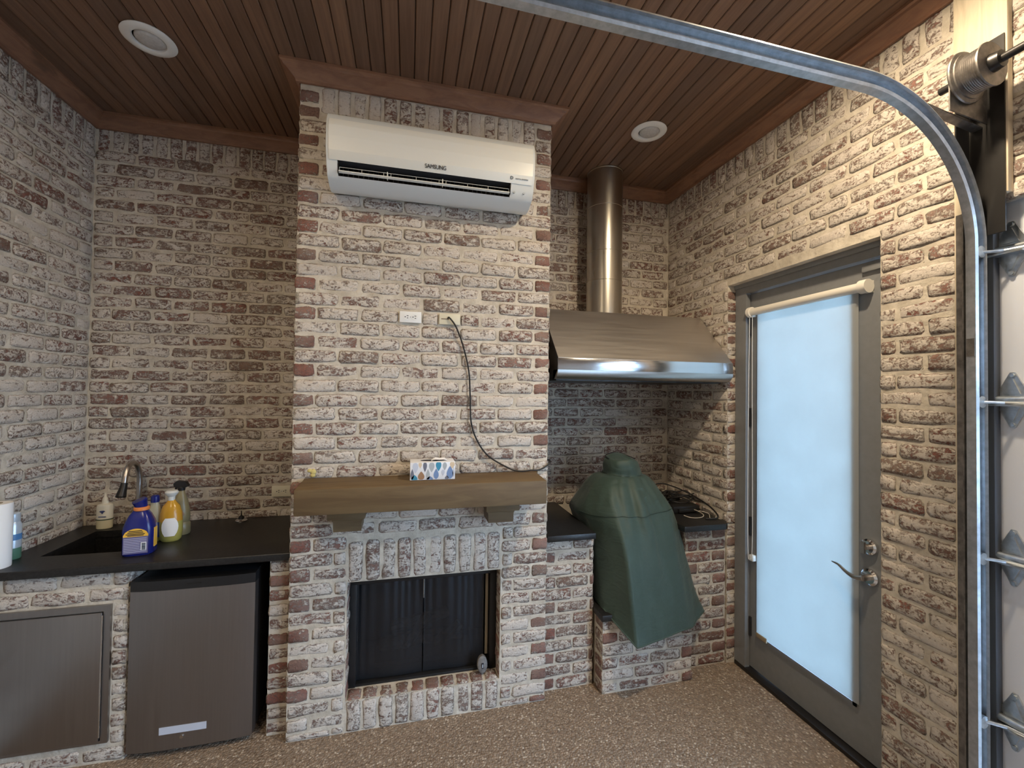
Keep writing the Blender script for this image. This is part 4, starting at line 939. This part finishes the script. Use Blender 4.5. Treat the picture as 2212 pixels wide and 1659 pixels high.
# spray bottle
spb = thing('spray_bottle', (-0.585, 0.40, ZT), 'translucent amber spray bottle with a black trigger head behind the soap bottle', 'bottle')
c = (-0.634, 0.436, ZT)
bm = new(); lathe(bm, [(0.042, 0.0), (0.046, 0.008), (0.045, 0.055), (0.039, 0.065), (0.043, 0.085), (0.040, 0.13), (0.028, 0.185), (0.016, 0.220), (0.014, 0.233)], c, 26, 1.0, 0.8); obj('body', bm, 'spray', spb)
bm = new(); lathe(bm, [(0.016, 0.230), (0.017, 0.245), (0.013, 0.250)], c, 16); prism(bm, [(c[0] - 0.030, ZT + 0.250), (c[0] + 0.024, ZT + 0.246), (c[0] + 0.036, ZT + 0.252), (c[0] + 0.022, ZT + 0.276), (c[0] - 0.018, ZT + 0.282), (c[0] - 0.034, ZT + 0.268)], 'Y', c[1] - 0.012, c[1] + 0.012)
prism(bm, [(c[0] - 0.026, ZT + 0.252), (c[0] - 0.034, ZT + 0.215), (c[0] - 0.028, ZT + 0.214), (c[0] - 0.018, ZT + 0.252)], 'Y', c[1] - 0.006, c[1] + 0.006); obj('trigger_head', bm, 'black', spb)
bm = new(); tube(bm, [(c[0] + 0.012, c[1] - 0.033, ZT + 0.11), (c[0] + 0.014, c[1] - 0.036, ZT + 0.11)], 0.016, 20); obj('round_print', bm, 'tbr', spb)
# paper towel and aerosol can by the left wall
pt = thing('paper_towel_roll', (-1.164, 0.142, ZT), 'white paper towel roll standing at the left end of the worktop', 'paper towel')
bm = new(); lathe(bm, [(0.016, 0.0), (0.0465, 0.0), (0.047, 0.004), (0.047, 0.268), (0.0455, 0.272), (0.016, 0.272)], (-1.166, 0.100, ZT), 30); obj('roll', bm, 'paper', pt)
bm = new(); lathe(bm, [(0.010, 0.0), (0.016, 0.001), (0.016, 0.274), (0.013, 0.274)], (-1.166, 0.100, ZT), 18); obj('core', bm, 'tan', pt)
cn = thing('spray_can', (-1.178, 0.245, ZT), 'slim aerosol can with blue and green print behind the paper towel roll', 'can')
c = (-1.184, 0.205, ZT)
bm = new(); lathe(bm, [(0.026, 0.0), (0.028, 0.004), (0.028, 0.05)], c, 24); obj('lower_body', bm, 'cangreen', cn)
bm = new(); lathe(bm, [(0.028, 0.05), (0.028, 0.150), (0.022, 0.165)], c, 24); obj('body', bm, 'can', cn)
bm = new(); lathe(bm, [(0.0284, 0.085), (0.0284, 0.112)], c, 24); obj('label_band', bm, 'canblue', cn)
bm = new(); lathe(bm, [(0.022, 0.163), (0.023, 0.168), (0.022, 0.200), (0.016, 0.206)], c, 24); obj('cap', bm, 'can', cn)

# ------------------------------------------------------------------ grill bay on the right
ZR = 0.872
pl = masonry('brick_pier', [(W + .001, 1.576 - RECESS, DB + RECESS, D - .001, 0, ZR - TH - .001)], 'brick pier between the chimney breast and the covered grill')
lay(pl, (W, DB, 0), (1, 0, 0), (0, 0, 1), (0, -1, 0), layout_rows(0.302, 0.0, 12, first=0, phase=0.075, zmax=0.834, red_ends=True), 0.55)
lay(pl, (1.576, DB, 0), (0, 1, 0), (0, 0, 1), (1, 0, 0), layout_rows(0.6, 0.0, 12, first=1, zmax=0.834), 0.5)
pr_ = masonry('brick_pier', [(2.168 + RECESS, XR - .001, DB + RECESS, D - .001, 0, ZR - TH - .001)], 'brick pier between the covered grill and the side door')
lay(pr_, (2.168, DB, 0), (1, 0, 0), (0, 0, 1), (0, -1, 0), layout_rows(0.288, 0.0, 12, first=0, phase=0.09, zmax=0.834, red_ends=True), 0.5)
lay(pr_, (2.168, DB, 0), (0, 1, 0), (0, 0, 1), (-1, 0, 0), layout_rows(0.6, 0.0, 12, first=1, zmax=0.834), 0.4)
pf = masonry('brick_platform', [(1.586 + RECESS, 2.154 - RECESS, -0.030 + RECESS, D - .03, 0, 0.402)], 'low brick platform carrying the covered grill')
lay(pf, (1.586, -0.030, 0), (1, 0, 0), (0, 0, 1), (0, -1, 0), layout_rows(0.568, -0.01, 6, first=1, zmax=0.405, red_ends=True), 0.62)
lay(pf, (1.586, -0.030, 0), (0, 1, 0), (0, 0, 1), (-1, 0, 0), [(0.046, -0.01 + (k + .5) * 0.0694, 0.085, 0.055, False, k % 2) for k in range(6)], 0.4)
lay(pf, (2.154, -0.030, 0), (0, 1, 0), (0, 0, 1), (1, 0, 0), [(0.046, -0.01 + (k + .5) * 0.0694, 0.085, 0.055, False, k % 2) for k in range(6)], 0.5)
bm = new(); prism(bm, [(1.574, -0.052), (2.00, -0.052), (2.10, 0.05), (2.10, D - .03), (1.574, D - .03)], 'Z', 0.404, 0.440)
tag(obj('platform_slab', bm, 'counter', None, 0.006), 'black stone slab on top of the low grill platform', 'slab')
tag(obj('worktop', B(W + .002, 1.562, 0.002, D - .002, ZR - TH, ZR), 'counter', None, 0.007), 'black stone worktop left of the covered grill', 'worktop')
bm = new(); prism(bm, [(2.120, 0.0), (2.405, 0.0), (2.430, 0.015), (2.440, 0.05), (2.454, 0.06), (2.454, D - .002), (2.120, D - .002)], 'Z', ZR - TH, ZR)
tag(obj('worktop', bm, 'counter', None, 0.006), 'black stone worktop right of the covered grill, under the tangled cables', 'worktop')

# grill cover
gc = thing('grill_cover', (1.86, 0.25, 0.44), 'dark green fitted cover over a tall grill standing between the two brick piers', 'grill cover')
LV = [
 [(1.700, -0.200, .338), (1.905, -0.142, .338), (2.110, -0.088, .340), (2.262, 0.015, .362), (2.155, 0.080, .445), (1.88, 0.40, .445), (1.63, 0.36, .445), (1.610, 0.00, .445)],
 [(1.694, -0.168, .50), (1.890, -0.112, .50), (2.085, -0.058, .50), (2.215, 0.030, .50), (2.150, 0.16, .52), (1.88, 0.44, .52), (1.62, 0.40, .52), (1.606, 0.04, .52)],
 [(1.688, -0.128, .70), (1.870, -0.080, .70), (2.055, -0.030, .70), (2.165, 0.050, .70), (2.145, 0.24, .70), (1.88, 0.47, .70), (1.61, 0.42, .70), (1.600, 0.10, .70)],
 [(1.680, -0.070, .86), (1.845, -0.040, .86), (2.025, 0.000, .86), (2.130, 0.075, .86), (2.140, 0.28, .86), (1.88, 0.50, .86), (1.595, 0.44, .86), (1.590, 0.14, .86)],
 [(1.672, -0.010, .955), (1.825, -0.006, .950), (1.990, 0.030, .955), (2.100, 0.105, .958), (2.140, 0.30, .95), (1.88, 0.52, .95), (1.570, 0.43, .93), (1.562, 0.19, .93)],
 [(1.672, 0.050, 1.035), (1.820, 0.040, 1.035), (1.960, 0.066, 1.035), (2.055, 0.130, 1.035), (2.100, 0.30, 1.03), (1.88, 0.51, 1.03), (1.640, 0.42, 1.03), (1.600, 0.21, 1.03)],
 [(1.690, 0.105, 1.095), (1.820, 0.085, 1.095), (1.935, 0.110, 1.095), (2.012, 0.165, 1.095), (2.045, 0.29, 1.09), (1.87, 0.46, 1.09), (1.68, 0.40, 1.09), (1.640, 0.24, 1.09)],
 [(1.735, 0.150, 1.138), (1.830, 0.125, 1.138), (1.920, 0.145, 1.138), (1.975, 0.190, 1.136), (1.995, 0.27, 1.132), (1.87, 0.40, 1.13), (1.72, 0.37, 1.13), (1.695, 0.25, 1.136)],
 [(1.765, 0.170, 1.150), (1.835, 0.145, 1.148), (1.910, 0.160, 1.146), (1.955, 0.200, 1.144), (1.968, 0.26, 1.144), (1.87, 0.36, 1.146), (1.76, 0.34, 1.148), (1.738, 0.25, 1.150)],
 [(1.762, 0.165, 1.195), (1.830, 0.140, 1.195), (1.895, 0.155, 1.193), (1.938, 0.195, 1.190), (1.950, 0.255, 1.19), (1.86, 0.35, 1.20), (1.755, 0.33, 1.20), (1.738, 0.24, 1.20)],
 [(1.770, 0.175, 1.238), (1.830, 0.155, 1.244), (1.885, 0.170, 1.240), (1.915, 0.200, 1.232), (1.925, 0.25, 1.236), (1.85, 0.33, 1.262), (1.765, 0.31, 1.25), (1.748, 0.24, 1.240)],
 [(1.795, 0.205, 1.236), (1.832, 0.195, 1.246), (1.865, 0.205, 1.238), (1.885, 0.220, 1.230), (1.89, 0.25, 1.236), (1.845, 0.29, 1.258), (1.795, 0.28, 1.25), (1.785, 0.24, 1.238)],
]
def closed_spline(cp, n, sharp):
    out = []; k = len(cp)
    for i in range(k):
        p0, p1, p2, p3 = (Vector(cp[(i + d) % k]) for d in (-1, 0, 1, 2))
        for j in range(n):
            t_ = j / n
            cr = 0.5 * ((2 * p1) + (p2 - p0) * t_ + (2 * p0 - 5 * p1 + 4 * p2 - p3) * t_ * t_ + (3 * p1 - p0 - 3 * p2 + p3) * t_ ** 3)
            out.append(cr.lerp(p1.lerp(p2, t_), sharp))
    return out
bm = new(); n = 10; cols = [closed_spline(l, n, 0.9 if i < 4 else 0.5 if i < 6 else 0.0) for i, l in enumerate(LV)]
# vertical interpolation
grid = []
for i in range(len(cols) - 1):
    s_ = 4 if i < 6 else 3
    for k in range(s_):
        t_ = k / s_; row = []
        for j in range(len(cols[0])):
            p0 = cols[max(i - 1, 0)][j]; p1 = cols[i][j]; p2 = cols[i + 1][j]; p3 = cols[min(i + 2, len(cols) - 1)][j]
            cr = 0.5 * ((2 * p1) + (p2 - p0) * t_ + (2 * p0 - 5 * p1 + 4 * p2 - p3) * t_ * t_ + (3 * p1 - p0 - 3 * p2 + p3) * t_ ** 3)
            row.append(cr)
        grid.append(row)
grid.append(cols[-1])
nr = len(grid); nc = len(grid[0])
cen = Vector((1.87, 0.22, 0))
for r, row in enumerate(grid):
    h = (row[0].z - 0.34) / 0.8
    for j, p in enumerate(row):
        d = Vector((p.x - cen.x, p.y - cen.y, 0)); d.normalize()
        a = j / nc * 2 * math.pi
        w = 0.010 * mnoise.noise(Vector((p.x * 9, p.y * 9, p.z * 3.2))) + 0.006 * mnoise.noise(Vector((p.x * 22, p.y * 22, p.z * 9)))
        fold = 0.0
        if 0.2 < h < 0.98:
            k = math.sin(math.pi * (h - 0.2) / 0.78)
            fold = -0.016 * k * math.exp(-((j - 6) / 1.6) ** 2) - 0.012 * k * math.exp(-((j - 15) / 1.8) ** 2) + 0.010 * k * math.exp(-((j - 10.5) / 1.5) ** 2)
        if h > 0.55:
            k2 = math.sin(math.pi * min(1, (h - 0.55) / 0.50)) ** 0.8 * (1.0 if h < 1.02 else 0.3)
            fold += k2 * (-0.018 * math.exp(-((j - 9) / 1.2) ** 2) + 0.012 * math.exp(-((j - 12.5) / 1.3) ** 2) - 0.014 * math.exp(-((j - 2.5) / 1.5) ** 2) + 0.010 * math.exp(-((j - 5.5) / 1.3) ** 2) - 0.012 * math.exp(-((j - 20) / 1.6) ** 2))
        if r == 0: w *= 0.5
        if p.y > 0.05 and p.z < 0.86: w = min(w, 0.0)
        p += d * (w + fold)
        p.z += 0.006 * mnoise.noise(Vector((p.x * 12, p.y * 12, 3.0))) * (1 if r > 2 else 0.4)
vv = rings(bm, grid, cap=False); bm.faces.new(vv[-1])
gb = obj('shell', bm, 'green', gc, angle=180)
def ring_row(zt):
    best = min(range(nr), key=lambda r: abs(sum(p.z for p in grid[r]) / nc - zt)); return best
bm = new(); rr_ = grid[ring_row(0.955)]; cc = sum(rr_, Vector()) / nc
pts = [p + (p - cc).normalized() * 0.002 for p in rr_[-12:] + rr_[:34]]; tube(bm, pts, 0.0022, 6); obj('seam', bm, simple('dark_green_piping', (0.03, 0.05, 0.04), 0.7), gb)
bm = new(); rr_ = grid[0]; pts = [p.copy() for p in rr_[52:] + rr_[:52]]; tube(bm, pts, 0.004, 6, cap=False); obj('hem', bm, 'green', gb)
bm = new(); rr_ = cols[-2]; pts = [p + Vector((0, 0, 0.004)) for p in rr_[38:72]]; tube(bm, pts, 0.003, 6); obj('drawcord', bm, 'cord', gb)
bm = new(); rr_ = cols[8]; pts = [p + (p - Vector((1.86, .25, p.z))).normalized() * 0.001 for p in rr_] + [rr_[0]]; tube(bm, pts, 0.002, 6, cap=False); obj('collar_seam', bm, simple('dark_green_stitching', (0.03, 0.05, 0.04), 0.7), gb)

# cables and black box on the right worktop
def px_ok(): pass
bxx = thing('black_box', (2.33, 0.33, ZR), 'flat black electronics case under the cables on the right worktop', 'case')
bm = new(); box(bm, 2.215, 2.415, 0.25, 0.43, ZR + 0.001, ZR + 0.045); obj('case', bm, 'black', bxx, 0.006)
bm = new(); box(bm, 2.25, 2.38, 0.235, 0.252, ZR + 0.006, ZR + 0.030); obj('connector_panel', bm, 'blacksteel', bxx, 0.002)
def coil(name, loops, r0, c, zb, rad, label, seed, wob=0.02, sq=0.75):
    rg = random.Random(seed); pts = []
    n = loops * 10
    for i in range(n):
        a = 2 * math.pi * i / 10; r = r0 * (1 + rg.uniform(-.2, .2))
        pts.append((min(2.44, c[0] + r * math.cos(a)), min(D - 0.03, c[1] + r * sq * math.sin(a)), zb + rad + i / n * 0.05 + rg.uniform(0, wob)))
    bm = new(); tube(bm, smooth_path(pts, 4), rad, 6); return tag(obj(name, bm, 'cord'), label, 'cable')
coil('cable_coil', 9, 0.12, (2.26, 0.47), ZR + 0.002, 0.0045, 'tangle of black cable against the back wall beside the green cover', 3, 0.05)
coil('cable_coil', 4, 0.095, (2.32, 0.34), ZR + 0.046, 0.004, 'loose black cable looped on top of the black case', 9, 0.025)
bm = new(); pts = [(2.17, 0.52, ZR + 0.03), (2.22, 0.55, ZR + 0.09), (2.29, 0.53, ZR + 0.135), (2.36, 0.45, ZR + 0.125), (2.42, 0.33, ZR + 0.09), (2.442, 0.20, ZR + 0.055), (2.435, 0.11, ZR + 0.02), (2.40, 0.085, ZR + 0.008), (2.34, 0.10, ZR + 0.006)]
tube(bm, smooth_path(pts, 6), 0.005, 8); tag(obj('cable', bm, 'cord'), 'thick black cable arching over the tangle towards the side door', 'cable')
bm = new(); pts = [(2.235, 0.17, ZR + 0.012), (2.26, 0.14, ZR + 0.006), (2.30, 0.125, ZR + 0.005), (2.345, 0.135, ZR + 0.006), (2.375, 0.165, ZR + 0.010), (2.37, 0.20, ZR + 0.02), (2.345, 0.215, ZR + 0.03)]
tube(bm, smooth_path(pts, 6), 0.0024, 6); tag(obj('wire', bm, 'wire'), 'pale thin wire curved in front of the black case', 'wire')
bm = new(); pts = [(2.36, 0.19, ZR + 0.03), (2.400, 0.15, ZR + 0.02), (2.38, 0.11, ZR + 0.006), (2.395, 0.085, ZR + 0.004), (2.415, 0.10, ZR + 0.012), (2.425, 0.075, ZR + 0.006), (2.43, 0.06, ZR + 0.012)]
tube(bm, smooth_path(pts, 6), 0.0020, 6); tag(obj('wire', bm, 'wire'), 'pale crinkled wire end near the corner of the right worktop', 'wire')

# ------------------------------------------------------------------ range hood and flue
hd_ = thing('range_hood', (1.89, 0.35, 1.72), 'wide stainless steel range hood between chimney breast and right wall', 'range hood')
HX0, HX1 = 1.322, XR - 0.006
sec = [(0.0, 1.772), (0.0, 1.840), (0.300, 2.165), (D - .004, 2.165), (D - .004, 1.722), (0.060, 1.722)]
bm = new(); prism(bm, [(0.004, 1.842), (0.300, 2.165), (D - .004, 2.165), (D - .004, 1.735), (0.06, 1.735), (0.012, 1.775)], 'X', HX0 + 0.003, HX1 - 0.003)
obj('canopy', bm, 'hoodsteel', hd_, angle=20)
bm = new(); prism(bm, [(0.0, 1.775), (0.0, 1.841), (0.012, 1.841), (0.012, 1.775)], 'X', HX0, HX1); obj('front_strip', bm, 'shiny', hd_, 0.002)
bm = new(); poly = [(0.0, 1.775)] + [(0.055 - 0.055 * math.cos(a), 1.775 - 0.050 * math.sin(a)) for a in [math.pi / 2 * i / 8 for i in range(1, 9)]] + [(0.075, 1.725), (0.075, 1.775)]
prism(bm, poly, 'X', HX0, HX1); obj('bullnose', bm, 'steel', hd_, angle=30)
bm = new(); prism(bm, [(0.002, 1.778), (0.002, 1.841), (0.300, 2.164), (D - .006, 2.164), (D - .006, 1.724), (0.06, 1.724)], 'X', HX0, HX0 + 0.0028); obj('side_panel', bm, 'blacksteel', hd_)
bm = new(); box(bm, HX0 + 0.02, HX1 - 0.02, 0.08, D - 0.02, 1.718, 1.734); obj('filter_panel', bm, 'blacksteel', hd_)
fl = thing('flue_pipe', (1.836, 0.52, 2.165), 'round steel flue pipe rising from the range hood to the ceiling', 'pipe')
pz = [2.166, 2.42, 2.62, 2.93, ZC - 0.001]; pc = (1.842, 0.52)
for i in range(4):
    bm = new(); r0 = 0.1215; z0, z1 = pz[i], pz[i + 1]
    lathe(bm, [(r0, 0.0), (r0, z1 - z0 - 0.008), (r0 + 0.0025, z1 - z0 - 0.006), (r0 + 0.0025, z1 - z0)], (pc[0], pc[1], z0), 40); obj('pipe_section', bm, 'pipe', fl, angle=30)
